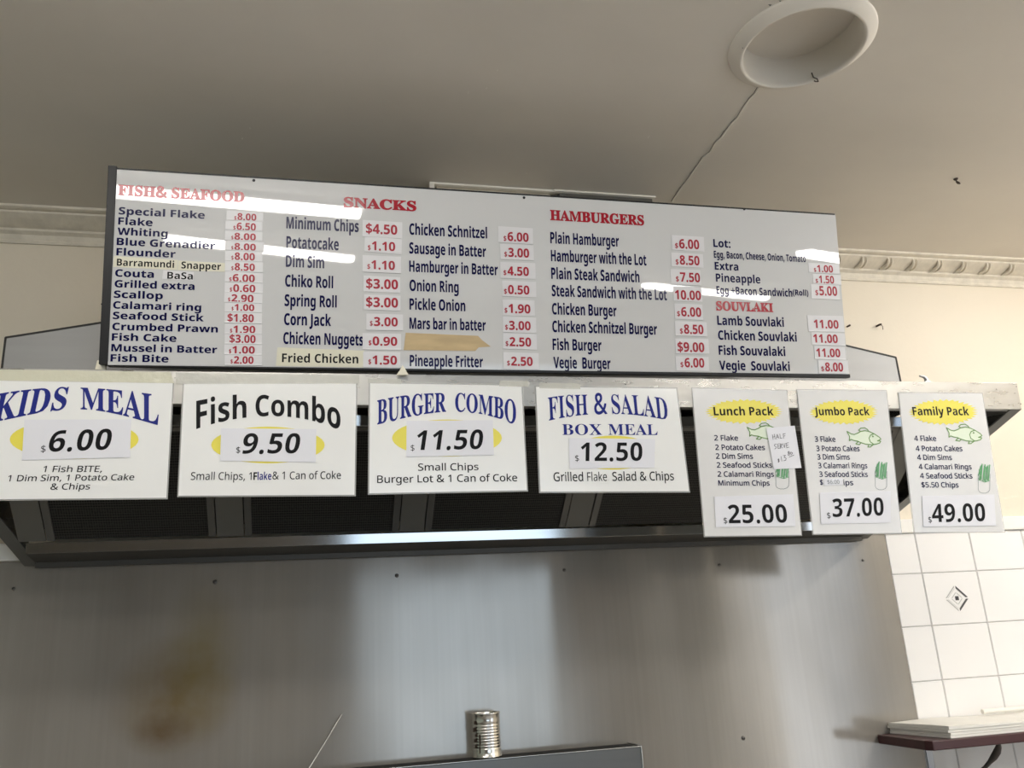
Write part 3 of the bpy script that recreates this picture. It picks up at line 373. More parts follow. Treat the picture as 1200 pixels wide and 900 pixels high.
    (1, 103, 413, [[195, -161, 145, -159, 102, -151, 65, -138, 65, -84, 103, -100, 148, -109, 198, -112, 240, -105, 271, -85, 291, -53, 298, -11, 298, 3, 298, 27, 300, 48, 297, 48, 268, 17, 231, -1, 185, -7, 123, 6, 76, 42, 54, 79, 41, 125, 37, 179, 41, 233, 54, 278, 76, 316, 123, 354, 185, 367, 219, 363, 249, 353, 275, 336, 298, 312, 301, 312, 309, 360, 356, 360, 356, -6, 352, -53, 338, -92, 317, -122, 286, -144, 245, -157], [194, 42, 241, 49, 273, 71, 292, 109, 298, 165, 298, 179, 292, 243, 273, 285, 240, 309, 193, 317, 153, 308, 123, 281, 104, 237, 98, 179, 104, 120, 123, 77, 153, 50]]),
    (1, 104, 415, [[57, 0, 57, 510, 116, 510, 116, 361, 115, 335, 113, 310, 117, 310, 137, 334, 164, 352, 195, 362, 229, 366, 287, 358, 328, 335, 352, 294, 361, 234, 361, 0, 302, 0, 302, 230, 282, 295, 222, 317, 171, 309, 139, 283, 122, 242, 116, 186, 116, 0]]),
    (1, 105, 173, [[87, 420, 74, 422, 62, 429, 55, 441, 52, 457, 55, 474, 62, 486, 74, 493, 87, 495, 100, 493, 111, 486, 119, 474, 122, 457, 119, 441, 111, 429, 100, 422], [57, 0, 57, 360, 116, 360, 116, 0]]),
    (1, 107, 359, [[57, 0, 57, 510, 116, 510, 116, 244, 115, 216, 113, 185, 116, 185, 128, 201, 144, 221, 158, 238, 273, 360, 343, 360, 197, 206, 353, 0, 281, 0, 156, 168, 116, 132, 116, 0]]),
    (1, 108, 173, [[57, 0, 57, 510, 116, 510, 116, 0]]),
    (1, 109, 628, [[57, 0, 57, 360, 105, 360, 113, 311, 117, 311, 137, 336, 162, 353, 192, 363, 223, 367, 273, 360, 310, 340, 333, 306, 336, 306, 358, 333, 386, 352, 418, 363, 452, 367, 505, 359, 543, 335, 566, 295, 574, 234, 574, 0, 515, 0, 515, 232, 497, 296, 442, 317, 397, 309, 367, 287, 350, 250, 345, 199, 345, 0, 286, 0, 286, 232, 268, 296, 212, 317, 166, 309, 137, 283, 121, 242, 116, 187, 116, 0]]),
    (1, 110, 415, [[57, 0, 57, 360, 105, 360, 113, 311, 117, 311, 138, 336, 165, 353, 197, 363, 230, 367, 287, 359, 328, 335, 352, 295, 361, 234, 361, 0, 302, 0, 302, 230, 282, 295, 222, 317, 171, 309, 139, 283, 122, 242, 116, 187, 116, 0]]),
    (1, 111, 406, [[202, -7, 157, -1, 117, 15, 84, 42, 58, 79, 42, 125, 37, 181, 42, 236, 57, 282, 82, 318, 116, 345, 156, 361, 204, 367, 250, 361, 290, 345, 324, 318, 349, 282, 365, 236, 370, 181, 365, 126, 350, 79, 325, 42, 291, 15, 250, -1], [203, 42, 251, 52, 283, 80, 303, 123, 309, 181, 303, 238, 283, 281, 251, 308, 203, 317, 155, 308, 123, 281, 104, 238, 98, 181, 104, 123, 123, 80, 156, 52]]),
    (1, 112, 413, [[57, -161, 57, 360, 105, 360, 113, 311, 116, 311, 135, 333, 158, 351, 189, 363, 228, 367, 288, 355, 335, 320, 358, 284, 372, 238, 376, 181, 372, 124, 358, 78, 335, 41, 288, 5, 228, -7, 190, -3, 159, 9, 135, 26, 116, 46, 112, 46, 115, 17, 116, -13, 116, -161], [219, 42, 249, 47, 273, 60, 291, 82, 305, 110, 312, 143, 315, 181, 309, 237, 291, 280, 261, 308, 218, 317, 171, 309, 140, 286, 123, 247, 116, 192, 116, 181, 122, 122, 138, 78, 169, 51]]),
    (1, 114, 277, [[57, 0, 57, 360, 105, 360, 112, 294, 115, 294, 135, 322, 160, 345, 190, 361, 225, 367, 247, 366, 267, 363, 260, 308, 241, 312, 221, 313, 194, 309, 169, 298, 147, 280, 131, 256, 120, 226, 116, 192, 116, 0]]),
    (1, 115, 322, [[148, -7, 113, -5, 83, -1, 57, 7, 35, 16, 35, 70, 59, 60, 87, 50, 118, 43, 149, 41, 188, 45, 214, 55, 229, 72, 234, 94, 233, 107, 227, 118, 217, 129, 200, 140, 177, 151, 146, 164, 113, 177, 86, 191, 64, 206, 48, 223, 38, 244, 34, 271, 44, 312, 72, 342, 115, 360, 169, 367, 201, 365, 231, 360, 258, 353, 284, 343, 264, 296, 241, 304, 216, 312, 191, 317, 165, 318, 133, 315, 110, 307, 95, 293, 91, 275, 93, 261, 99, 249, 111, 239, 129, 229, 152, 219, 183, 206, 215, 193, 242, 180, 263, 165, 279, 147, 288, 126, 291, 99, 282, 53, 253, 20, 207, 0]]),
    (1, 116, 242, [[167, -7, 140, -4, 115, 3, 94, 16, 77, 37, 65, 66, 62, 105, 62, 314, 11, 314, 11, 343, 62, 366, 86, 443, 121, 443, 121, 360, 225, 360, 225, 314, 121, 314, 121, 106, 125, 77, 137, 57, 155, 46, 177, 42, 191, 42, 205, 44, 228, 49, 228, 4, 216, 0, 201, -4, 184, -6]]),
    (1, 117, 415, [[184, -7, 127, 1, 86, 25, 61, 65, 53, 124, 53, 360, 113, 360, 113, 128, 133, 64, 193, 42, 243, 51, 276, 76, 293, 117, 299, 173, 299, 360, 358, 360, 358, 0, 310, 0, 301, 48, 298, 48, 277, 23, 250, 6, 218, -3]]),
    (2, 65, 437, [[-9, 0, -9, 18, 9, 21, 24, 30, 36, 47, 49, 75, 206, 466, 224, 465, 384, 87, 399, 55, 411, 34, 425, 22, 443, 18, 443, 0, 229, 0, 229, 18, 270, 25, 283, 46, 281, 59, 273, 81, 253, 132, 103, 132, 79, 71, 77, 65, 76, 59, 75, 48, 87, 26, 124, 18, 128, 18, 128, 0], [113, 161, 242, 161, 177, 319]]),
    (2, 66, 443, [[16, 0, 16, 17, 45, 22, 62, 32, 72, 51, 75, 82, 75, 369, 73, 394, 69, 412, 62, 425, 51, 433, 36, 437, 15, 439, 15, 455, 220, 455, 318, 444, 377, 409, 396, 351, 384, 302, 348, 268, 287, 247, 360, 223, 404, 185, 418, 132, 407, 76, 371, 35, 335, 15, 291, 4, 238, 0], [182, 252, 188, 252, 234, 257, 263, 272, 279, 301, 285, 345, 281, 385, 269, 412, 248, 428, 216, 434, 198, 432, 188, 425, 183, 412, 182, 391], [222, 24, 259, 30, 283, 49, 296, 81, 301, 128, 295, 176, 277, 208, 245, 225, 197, 231, 182, 231, 182, 65, 184, 46, 190, 33, 202, 26]]),
    (2, 67, 468, [[257, -11, 213, -7, 174, 3, 137, 20, 91, 56, 56, 104, 39, 142, 29, 184, 26, 228, 30, 273, 39, 314, 56, 351, 92, 399, 139, 435, 176, 452, 216, 462, 259, 465, 309, 459, 367, 440, 377, 436, 388, 435, 408, 443, 419, 465, 437, 465, 437, 308, 420, 308, 392, 364, 356, 407, 313, 434, 265, 443, 198, 419, 157, 347, 144, 226, 159, 114, 203, 46, 278, 24, 318, 29, 358, 45, 395, 71, 428, 106, 447, 89, 395, 33, 332, 0]]),
    (2, 68, 496, [[20, 0, 20, 17, 47, 21, 63, 30, 71, 46, 74, 75, 74, 374, 71, 407, 61, 426, 43, 435, 15, 439, 15, 455, 222, 455, 296, 449, 357, 429, 405, 396, 440, 351, 461, 295, 468, 228, 441, 101, 362, 25, 228, 0], [222, 24, 279, 37, 319, 75, 337, 115, 347, 166, 351, 229, 336, 342, 294, 410, 223, 433, 202, 431, 190, 423, 184, 409, 182, 385, 182, 72, 184, 48, 190, 34, 202, 27]]),
    (2, 69, 442, [[14, 0, 14, 17, 44, 20, 62, 30, 72, 48, 75, 78, 75, 369, 72, 405, 62, 425, 44, 435, 16, 439, 16, 455, 399, 455, 399, 320, 383, 320, 369, 373, 340, 406, 295, 424, 232, 430, 213, 430, 200, 428, 191, 424, 186, 417, 184, 405, 183, 388, 183, 246, 193, 246, 232, 252, 259, 269, 277, 300, 288, 345, 304, 345, 304, 118, 287, 118, 282, 154, 273, 181, 259, 201, 241, 213, 216, 220, 185, 222, 183, 222, 183, 67, 185, 47, 192, 35, 206, 29, 230, 28, 276, 30, 313, 39, 345, 53, 371, 75, 393, 105, 411, 143, 430, 143, 402, 0]]),
    (2, 70, 404, [[15, 0, 15, 17, 45, 23, 62, 34, 72, 53, 75, 84, 75, 375, 71, 405, 61, 423, 43, 433, 14, 439, 14, 455, 394, 455, 394, 320, 377, 320, 369, 357, 355, 385, 336, 406, 310, 420, 275, 428, 230, 431, 212, 431, 200, 429, 191, 427, 186, 421, 183, 412, 182, 398, 182, 247, 190, 247, 229, 253, 256, 270, 274, 301, 284, 347, 302, 347, 302, 118, 285, 118, 274, 168, 257, 200, 229, 218, 189, 224, 182, 224, 182, 81, 183, 59, 188, 43, 196, 31, 210, 24, 229, 19, 257, 17, 257, 0]]),
    (2, 71, 508, [[268, -10, 222, -7, 179, 3, 141, 19, 93, 55, 57, 103, 41, 141, 31, 183, 28, 229, 31, 274, 41, 315, 57, 352, 93, 399, 139, 435, 176, 452, 215, 462, 257, 465, 311, 459, 369, 441, 379, 437, 388, 436, 398, 438, 406, 443, 412, 452, 419, 465, 437, 465, 437, 308, 420, 308, 403, 346, 382, 379, 357, 406, 329, 426, 299, 439, 267, 443, 200, 419, 159, 347, 146, 228, 150, 163, 161, 110, 180, 67, 221, 26, 275, 13, 308, 16, 328, 27, 339, 45, 343, 71, 343, 128, 339, 154, 329, 170, 309, 179, 275, 182, 275, 198, 500, 198, 500, 182, 473, 179, 457, 171, 449, 155, 446, 128, 446, 29, 387, 7, 328, -6]]),
    (2, 72, 523, [[15, 0, 15, 17, 45, 22, 62, 32, 72, 50, 75, 81, 75, 379, 71, 406, 62, 424, 44, 434, 16, 439, 16, 455, 242, 455, 242, 439, 220, 436, 204, 432, 193, 425, 187, 415, 183, 400, 182, 379, 182, 251, 342, 251, 342, 379, 341, 400, 337, 415, 331, 425, 320, 432, 304, 436, 282, 439, 282, 455, 507, 455, 507, 439, 478, 434, 461, 424, 452, 407, 449, 379, 449, 81, 452, 52, 461, 33, 478, 22, 507, 17, 507, 0, 282, 0, 282, 17, 311, 21, 329, 31, 339, 49, 342, 81, 342, 221, 182, 221, 182, 81, 185, 50, 194, 32, 212, 22, 242, 17, 242, 0]]),
    (2, 73, 261, [[13, 0, 13, 17, 42, 23, 61, 32, 72, 49, 75, 75, 75, 387, 72, 412, 63, 427, 45, 435, 13, 439, 13, 455, 244, 455, 244, 439, 214, 435, 196, 427, 186, 412, 183, 387, 183, 77, 184, 59, 187, 44, 194, 34, 206, 26, 223, 21, 246, 17, 246, 0]]),
    (2, 75, 510, [[16, 0, 16, 17, 45, 22, 63, 32, 72, 50, 75, 81, 75, 379, 72, 406, 63, 424, 45, 434, 17, 439, 17, 455, 242, 455, 242, 439, 221, 436, 205, 432, 194, 425, 187, 415, 184, 400, 183, 379, 183, 234, 321, 373, 342, 398, 349, 418, 334, 434, 291, 439, 291, 455, 486, 455, 486, 439, 477, 439, 436, 430, 392, 404, 345, 361, 271, 285, 463, 46, 475, 34, 487, 25, 501, 20, 519, 17, 519, 0, 281, 0, 281, 17, 306, 18, 315, 19, 322, 21, 331, 27, 334, 34, 329, 47, 316, 66, 199, 214, 183, 198, 183, 81, 186, 50, 195, 32, 213, 22, 242, 17, 242, 0]]),
    (2, 76, 426, [[15, 0, 15, 17, 45, 22, 62, 32, 72, 50, 75, 81, 75, 379, 71, 407, 62, 425, 44, 434, 16, 439, 16, 455, 250, 455, 250, 439, 226, 437, 208, 434, 196, 427, 188, 416, 183, 401, 182, 379, 182, 83, 183, 62, 185, 47, 191, 37, 200, 31, 214, 28, 234, 28, 278, 31, 315, 40, 345, 56, 370, 80, 391, 112, 409, 154, 427, 154, 402, 0]]),
    (2, 77, 634, [[14, 0, 14, 17, 43, 22, 61, 32, 72, 50, 75, 79, 75, 382, 74, 402, 71, 416, 64, 426, 53, 432, 37, 436, 15, 439, 15, 455, 185, 455, 317, 142, 449, 455, 617, 455, 617, 439, 590, 433, 573, 423, 563, 405, 560, 378, 560, 85, 561, 61, 565, 43, 571, 31, 582, 23, 596, 19, 617, 17, 617, 0, 396, 0, 396, 17, 417, 20, 433, 25, 443, 32, 450, 44, 453, 61, 455, 83, 455, 399, 288, 0, 270, 0, 105, 389, 105, 80, 109, 48, 120, 30, 139, 20, 169, 17, 169, 0]]),
    (2, 78, 494, [[403, -11, 107, 350, 107, 79, 110, 49, 119, 31, 136, 21, 167, 17, 167, 0, 18, 0, 18, 17, 39, 19, 54, 23, 65, 30, 71, 41, 75, 57, 76, 79, 76, 388, 49, 421, 36, 433, 28, 436, 18, 439, 18, 455, 156, 455, 391, 169, 391, 377, 390, 399, 386, 414, 379, 425, 369, 431, 353, 436, 331, 439, 331, 455, 480, 455, 480, 439, 450, 434, 433, 425, 425, 407, 422, 377, 422, -11]]),
    (2, 79, 525, [[261, -11, 213, -6, 169, 7, 129, 29, 94, 58, 66, 93, 45, 134, 32, 179, 28, 228, 32, 276, 45, 321, 66, 362, 95, 397, 130, 426, 170, 448, 216, 462, 265, 466, 313, 462, 357, 448, 397, 427, 431, 399, 459, 364, 481, 323, 494, 277, 498, 228, 494, 179, 481, 134, 459, 93, 430, 58, 395, 29, 355, 7, 310, -6], [265, 12, 328, 36, 367, 108, 379, 228, 376, 293, 365, 346, 348, 389, 310, 430, 260, 443, 196, 419, 158, 347, 145, 228, 149, 163, 159, 109, 177, 67, 215, 26]]),
    (2, 82, 473, [[15, 0, 15, 17, 45, 22, 62, 32, 72, 50, 75, 81, 75, 379, 71, 406, 62, 424, 44, 434, 16, 439, 16, 455, 217, 455, 278, 452, 329, 442, 367, 426, 405, 388, 417, 334, 406, 285, 372, 248, 315, 224, 432, 50, 443, 36, 452, 26, 463, 19, 478, 17, 480, 17, 480, 0, 338, 0, 201, 212, 182, 212, 182, 81, 185, 50, 194, 32, 212, 22, 242, 17, 242, 0], [182, 234, 203, 234, 249, 240, 280, 258, 298, 290, 304, 336, 295, 389, 268, 421, 224, 431, 202, 429, 190, 422, 184, 409, 182, 385]]),
    (2, 83, 390, [[43, -11, 43, 158, 62, 158, 83, 94, 111, 50, 149, 24, 197, 15, 231, 20, 257, 36, 273, 60, 279, 89, 265, 129, 225, 160, 163, 191, 112, 221, 77, 253, 56, 289, 50, 332, 54, 370, 67, 403, 88, 429, 115, 449, 148, 462, 185, 466, 206, 465, 229, 461, 255, 456, 282, 448, 291, 446, 300, 445, 313, 450, 320, 466, 339, 466, 339, 319, 322, 319, 310, 354, 293, 385, 272, 410, 248, 429, 222, 441, 194, 445, 163, 440, 140, 426, 125, 406, 120, 380, 124, 356, 137, 336, 159, 319, 189, 303, 253, 273, 290, 253, 317, 233, 337, 211, 350, 188, 357, 162, 359, 133, 354, 93, 339, 58, 314, 29, 281, 8, 240, -6, 192, -10, 175, -9, 158, -8, 142, -4, 126, 1, 98, 9, 85, 12, 75, 11, 69, 7, 65, 0, 61, -11]]),
    (2, 85, 492, [[248, -13, 192, -8, 147, 6, 114, 29, 91, 61, 78, 103, 73, 155, 73, 379, 70, 406, 61, 424, 43, 434, 15, 439, 15, 455, 240, 455, 240, 439, 219, 436, 202, 432, 192, 425, 185, 415, 182, 400, 181, 379, 181, 140, 186, 88, 203, 51, 232, 29, 275, 22, 340, 37, 379, 83, 392, 159, 392, 378, 389, 406, 379, 423, 360, 433, 328, 439, 328, 455, 474, 455, 474, 439, 448, 432, 433, 421, 425, 404, 422, 378, 422, 181, 418, 118, 403, 69, 380, 32, 346, 7, 302, -8]]),
    (2, 86, 428, [[212, -13, 44, 381, 33, 403, 22, 420, 8, 432, -14, 439, -14, 455, 211, 455, 211, 439, 184, 437, 166, 432, 156, 423, 152, 410, 155, 397, 161, 378, 259, 143, 348, 377, 353, 394, 355, 409, 351, 423, 342, 432, 324, 437, 299, 439, 299, 455, 442, 455, 442, 439, 423, 436, 408, 427, 395, 411, 382, 383, 230, -13]]),
    (2, 88, 471, [[11, 0, 11, 17, 53, 30, 90, 66, 193, 208, 78, 386, 62, 409, 47, 425, 33, 435, 16, 439, 14, 439, 14, 455, 244, 455, 244, 439, 229, 439, 200, 433, 190, 415, 193, 404, 201, 388, 265, 289, 322, 373, 335, 396, 339, 414, 328, 432, 293, 439, 293, 455, 458, 455, 458, 439, 455, 439, 427, 435, 403, 423, 380, 403, 357, 373, 281, 265, 413, 57, 425, 40, 436, 28, 448, 20, 461, 17, 464, 17, 464, 0, 238, 0, 238, 17, 243, 17, 278, 23, 290, 41, 286, 57, 275, 79, 210, 183, 138, 81, 128, 62, 124, 45, 137, 24, 174, 17, 174, 0]]),
]
GL = {}
for weight, code, adv, contours in GLYPHS:
    GL['BRS'[weight] + chr(code)] = (adv/1000.0, [[(c[i]/1000.0, c[i+1]/1000.0) for i in range(0, len(c), 2)] for c in contours])
CAPH = {'B': 0.480, 'R': 0.480, 'S': 0.455}
GCACHE = {}
def area2(c): return sum(c[i-1][0]*c[i][1]-c[i][0]*c[i-1][1] for i in range(len(c)))/2
def turns(p, c):
    # winding number of the contour c about the point p
    k = 0
    for i in range(len(c)):
        (x0, y0), (x1, y1) = c[i-1], c[i]
        if (y0 > p[1]) != (y1 > p[1]) and p[0] < x0+(x1-x0)*(p[1]-y0)/(y1-y0): k += 1 if y1 > y0 else -1
    return k
def glyph(font, ch, off):
    key = (font, ch, off)
    if key in GCACHE: return GCACHE[key]
    fk = font+ch
    if fk not in GL:
        fk = next(k+ch for k in 'BRS' if k+ch in GL)
    adv, cs = GL[fk]
    o = off
    if font in 'BS' and ch in '&$' or (font == 'S' and ch == '&'): o += 0.011
    if font == 'B' and ch in '.,:()+': o += 0.010
    if o:
        sg = 1 if area2(max(cs, key=lambda c: abs(area2(c)))) > 0 else -1
        out = []
        for c in cs:
            n = len(c); q = []
            for i in range(n):
                a, b, d = Vector(c[i-1]), Vector(c[i]), Vector(c[(i+1) % n])
                t1 = (b-a); t2 = (d-b)
                t1 = t1.normalized() if t1.length > 1e-6 else Vector((0, 0)); t2 = t2.normalized() if t2.length > 1e-6 else Vector((0, 0))
                nn = Vector((t1.y+t2.y, -(t1.x+t2.x)))
                nn = nn.normalized() if nn.length > 1e-6 else Vector((0, 0))
                q.append(tuple(b + nn*o*sg))
            out.append(q)
        cs = out
    pts = [Vector(p) for c in cs for p in c]; edges = []; o = 0
    for c in cs:
        edges += [(o+i, o+(i+1) % len(c)) for i in range(len(c))]; o += len(c)
    res = geometry.delaunay_2d_cdt(pts, edges, [], 0, 1e-6)
    flat = [(v.x, v.y) for v in res[0]]; tris = []
    for f in res[2]:
        mid = (sum(flat[i][0] for i in f)/len(f), sum(flat[i][1] for i in f)/len(f))
        if sum(turns(mid, c) for c in cs) != 0: tris.append(tuple(f))
    GCACHE[key] = (adv, flat, tris)
    return GCACHE[key]
def layout(font, s, off=0.0, slant=0.0, track=0.0):
    x = 0; V = []; F = []
    for ch in s:
        if ch == ' ': x += 0.1746 + track; continue
        adv, fl, tr = glyph(font, ch, off); o = len(V)
        V += [(px + x + slant*py, py) for px, py in fl]; F += [tuple(i+o for i in t) for t in tr]
        x += adv + track
    return V, F, min(v[0] for v in V), max(v[0] for v in V)

class Plane:
    def __init__(s, O, e1, e2):
        s.O = Vector(O); s.e1 = Vector(e1).normalized(); s.e2 = Vector(e2).normalized(); s.n = s.e1.cross(s.e2)
        if s.n.dot(CC-s.O) < 0: s.n = -s.n
    def hit(s, px, py):
        v = ray(px, py); return CC + v*((s.O-CC).dot(s.n)/v.dot(s.n))
    def uv(s, px, py):
        p = s.hit(px, py)-s.O; return Vector((p.dot(s.e1), p.dot(s.e2)))
    def pt(s, uv, h=0.0): return s.O + s.e1*uv[0] + s.e2*uv[1] + s.n*h
def text(mb, pl, font, s, xl, yb, xr, cap, m, yr=None, h=0.0006, off=0.0, slant=0.0, track=0.0):
    V, F, a, b = layout(font, s, off, slant, track)
    P0 = pl.uv(xl, yb)
    if yr is None: d = Vector((pl.uv(xr, yb)[0]-P0[0], 0))
    else: d = pl.uv(xr, yr)-P0
    L = d.length; d = d.normalized(); up = Vector((-d.y, d.x)); hc = (pl.uv(xl, yb-cap)-P0).length/CAPH[font]
    mb.add([pl.pt(P0 + d*((x-a)/(b-a)*L) + up*(y*hc), h) for x, y in V], F, m)
def interp(c, x):
    if x <= c[0][0]: (x0, y0), (x1, y1) = c[0], c[1]
    elif x >= c[-1][0]: (x0, y0), (x1, y1) = c[-2], c[-1]
    else:
        i = next(i for i in range(len(c)-1) if c[i][0] <= x <= c[i+1][0]); (x0, y0), (x1, y1) = c[i], c[i+1]
    return y0 + (y1-y0)*(x-x0)/(x1-x0)
def smooth(c, n=24):
    # quadratic least squares through the points: a clean arch
    import numpy as np
    x = np.array([p[0] for p in c], float); y = np.array([p[1] for p in c], float)
    k = np.polyfit(x, y, 2 if len(c) < 6 else 4)
    return [(t, float(np.polyval(k, t))) for t in np.linspace(x[0]-4, x[-1]+4, n)]
def arch(mb, pl, font, s, x0, x1, top, bot, m, h=0.0006, off=0.0, lean=0.0, track=0.0):
    V, F, a, b = layout(font, s, off, 0, track)
    C = CAPH[font]; out = []
    for x, y in V:
        px = x0 + (x-a)/(b-a)*(x1-x0); t = y/C
        yb, yt = interp(bot, px), interp(top, px); py = yb + (yt-yb)*t
        out.append(pl.pt(pl.uv(px + lean*(py-(yb+yt)/2), py), h))
    mb.add(out, F, m)
def quad(mb, pl, pts, h0, h1, m):
    U = [pl.uv(*p) for p in pts]
    return mb.prism([pl.pt(u, h0) for u in U], pl.n*(h1-h0), m)
def disc(mb, pl, cx, cy, rx, ry, m, h, n=40, teeth=0, depth=0.0, rot=0.0):
    k = teeth*2 if teeth else n
    V = []
    for i in range(k):
        f = 1.0 - (depth*(0.7+0.5*((i*7) % 5)/5) if teeth and i % 2 else 0)
        a = 2*PI*i/k
        V.append(pl.pt(pl.uv(cx+rx*f*math.cos(a), cy+ry*f*math.sin(a)+rot*rx*f*math.cos(a)), h))
    V.append(pl.pt(pl.uv(cx, cy), h))
    mb.add(V, [(i, (i+1) % k, k) for i in range(k)], m)
def stroke(mb, pl, pts, w, m, h=0.0006, closed=False):
    U = [pl.uv(*p) for p in pts]
    if closed: U.append(U[0])
    for a, b in zip(U[:-1], U[1:]):
        d = b-a
        if d.length < 1e-6: continue
        d.normalize(); nn = Vector((-d.y, d.x))*w/2; e = d*w*0.35
        mb.add([pl.pt(a-e-nn, h), pl.pt(b+e-nn, h), pl.pt(b+e+nn, h), pl.pt(a-e+nn, h)], [(0, 1, 2, 3)], m)

# ------------------------------------------------------------------ the room
ZC = 2.8766; XL, XR, YF = -3.0, 3.2, -6.0
struct(MB().box(XL-0.1, XR+0.1, 0.0, 0.12, 0, ZC+0.15, 'wall_paint').build('wall_back'))
struct(MB().box(XL-0.1, XL, YF, 0, 0, ZC+0.15, 'side_paint').build('wall_left'))
w = MB()                                                           # right wall with the street door opening
w.box(XR, XR+0.1, YF, -4.4, 0, ZC+0.15, 'wall_paint').box(XR, XR+0.1, -2.8, 0, 0, ZC+0.15, 'wall_paint').box(XR, XR+0.1, -4.4, -2.8, 2.35, ZC+0.15, 'wall_paint')
struct(w.build('wall_right'))
w = MB()                                                           # shop front with its window
for x0, x1, z0, z1 in ((XL-0.1, -0.05, 0, ZC+0.15), (-0.05, 2.05, 0, 0.5), (-0.05, 2.05, 2.4, ZC+0.15), (2.05, XR+0.1, 0, ZC+0.15)):
    w.box(x0, x1, YF-0.1, YF, z0, z1, 'room_paint')
struct(w.build('wall_front'))
for k, (x0, x1, z0, z1) in enumerate(((-0.05, 2.05, 0.5, 2.4),)):
    f = MB(); t = 0.05
    f.box(x0, x1, YF-0.08, YF-0.02, z0, z0+t, 'street_frame').box(x0, x1, YF-0.08, YF-0.02, z1-t, z1, 'street_frame')
    f.box(x0, x0+t, YF-0.08, YF-0.02, z0+t, z1-t, 'street_frame').box(x1-t, x1, YF-0.08, YF-0.02, z0+t, z1-t, 'street_frame')
    struct(f.build('window_%d' % (k+1)))
struct(MB().box(XL-0.1, XR+0.1, YF-0.1, 0.12, -0.1, 0, 'floor_vinyl').build('floor'))

# ceiling with the round opening, its crack and a few paint flakes
RC = (0.700, -1.070); RI = 0.131
def ceiling():
    mb = MB(); n = 64; h = 0.3; V = []; F = []
    def sq(a):
        c, s = math.cos(a), math.sin(a); k = h/max(abs(c), abs(s)); return (RC[0]+c*k, RC[1]+s*k)
    for k in range(n):
        a = 2*PI*(k+0.5)/n + 0; V.append((RC[0]+RI*math.cos(a), RC[1]+RI*math.sin(a), ZC))
    angs = [2*PI*(k+0.5)/n for k in range(n)]
    # snap the four rays nearest the diagonals to the corners of the square
    for q in range(4):
        d = PI/4 + q*PI/2; i = min(range(n), key=lambda k: abs(angs[k]-d)); angs[i] = d
    for a in angs: V.append((*sq(a), ZC))
    for k in range(n): F.append((k, (k+1) % n, n+(k+1) % n, n+k))
    mb.add(V, F, 'ceiling_paint')
    X = [XL-0.1, RC[0]-h, RC[0]+h, XR+0.1]; Y = [YF-0.1, RC[1]-h, RC[1]+h, 0.12]
    for i in range(3):
        for j in range(3):
            if i == 1 and j == 1: continue
            mb.add([(X[i], Y[j], ZC), (X[i+1], Y[j], ZC), (X[i+1], Y[j+1], ZC), (X[i], Y[j+1], ZC)], [(0, 3, 2, 1)], 'ceiling_paint')
    mb.add([(XL-0.1, YF-0.1, ZC+0.12), (XR+0.1, YF-0.1, ZC+0.12), (XR+0.1, 0.12, ZC+0.12), (XL-0.1, 0.12, ZC+0.12)], [(0, 1, 2, 3)], 'ceiling_paint')
    # crack: a raised flake edge with a dark slit beside it
    px = [(889, 102), (885, 110), (878, 116), (871, 127), (864, 138), (858, 144), (851, 153), (846, 160), (838, 168), (832, 178), (824, 184), (818, 194), (810, 204), (803, 213), (797, 222), (788, 236)]
    P = [onZ(x+random.uniform(-.8, .8), y, ZC) for x, y in px]
    for a, b in zip(P[:-1], P[1:]):
        wd = 0.0018+random.random()*0.0022
        o = Vector((wd, 0, 0)); d = Vector((0, 0, -0.0035))
        mb.add([a-o+Vector((0, 0, 0.0005)), b-o+Vector((0, 0, 0.0005)), b+d, a+d, a+o, b+o], [(0, 1, 2, 3), (3, 2, 5, 4)], 'plaster_chip')
        mb.add([a-o*1.25+Vector((0, 0, -.0004)), b-o*1.25+Vector((0, 0, -.0004)), b-o*.7+Vector((0, 0, -.0006)), a-o*.7+Vector((0, 0, -.0006))], [(0, 1, 2, 3)], 'crack_dark')
    for x, y in ((452, 100), (456, 118), (481, 88), (293, 150), (284, 162), (466, 165), (549, 108), (570, 103), (583, 82), (646, 174), (700, 172), (724, 192), (734, 202), (741, 195), (617, 203), (557, 220), (545, 200), (380, 185), (760, 160)):
        p = onZ(x, y, ZC); r = random.uniform(0.001, 0.0028); a = random.random()*6
        mb.add([p + Vector((math.cos(a+k*2.1)*r, math.sin(a+k*2.1)*r*2.5, -0.0003-0.002*(k == 0))) for k in range(3)], [(0, 1, 2)], 'plaster_chip')
    return mb.build('ceiling')
struct(ceiling())

# plaster cornice along the back wall, leaf moulding towards the right
def cornice():
    mb = MB()
    prof = [(0.0, 2.800), (-0.006, 2.800), (-0.008, 2.806), (-0.006, 2.812), (-0.010, 2.826), (-0.022, 2.833), (-0.024, 2.839), (-0.034, 2.842), (-0.060, 2.853), (-0.078, 2.862), (-0.080, 2.867), (-0.090, 2.867), (-0.099, 2.870), (-0.100, 2.8766), (0.0, 2.8766)]
    V = [(x, y, z) for x in (XL, XR) for y, z in prof]; n = len(prof)
    mb.add(V, [(i, i+1, n+i+1, n+i) for i in range(n-1)], 'cornice_paint')
    x = 0.9
    while x < XR-0.1:
        # one acanthus leaf: a curled rib with two side lobes, lying on the cove
        for dx, sc in ((0, 0.9), (0.024, 0.55)):
            path = []
            for k in range(7):
                t = k/6
                path.append((x + dx*(1-0.3*t) + 0.012*math.sin(t*PI)*sc, -0.026-0.052*t-0.006*math.sin(t*PI), 2.838+0.026*t-0.006*math.sin(t*PI)))
            mb.tube(path, [0.0035*sc, 0.006*sc, 0.0075*sc, 0.007*sc, 0.006*sc, 0.004*sc, 0.001], 'cornice_paint', 8)
        x += 0.104
    return mb.build('trim_1')
struct(cornice(), 'plaster cornice along the top of the back wall')
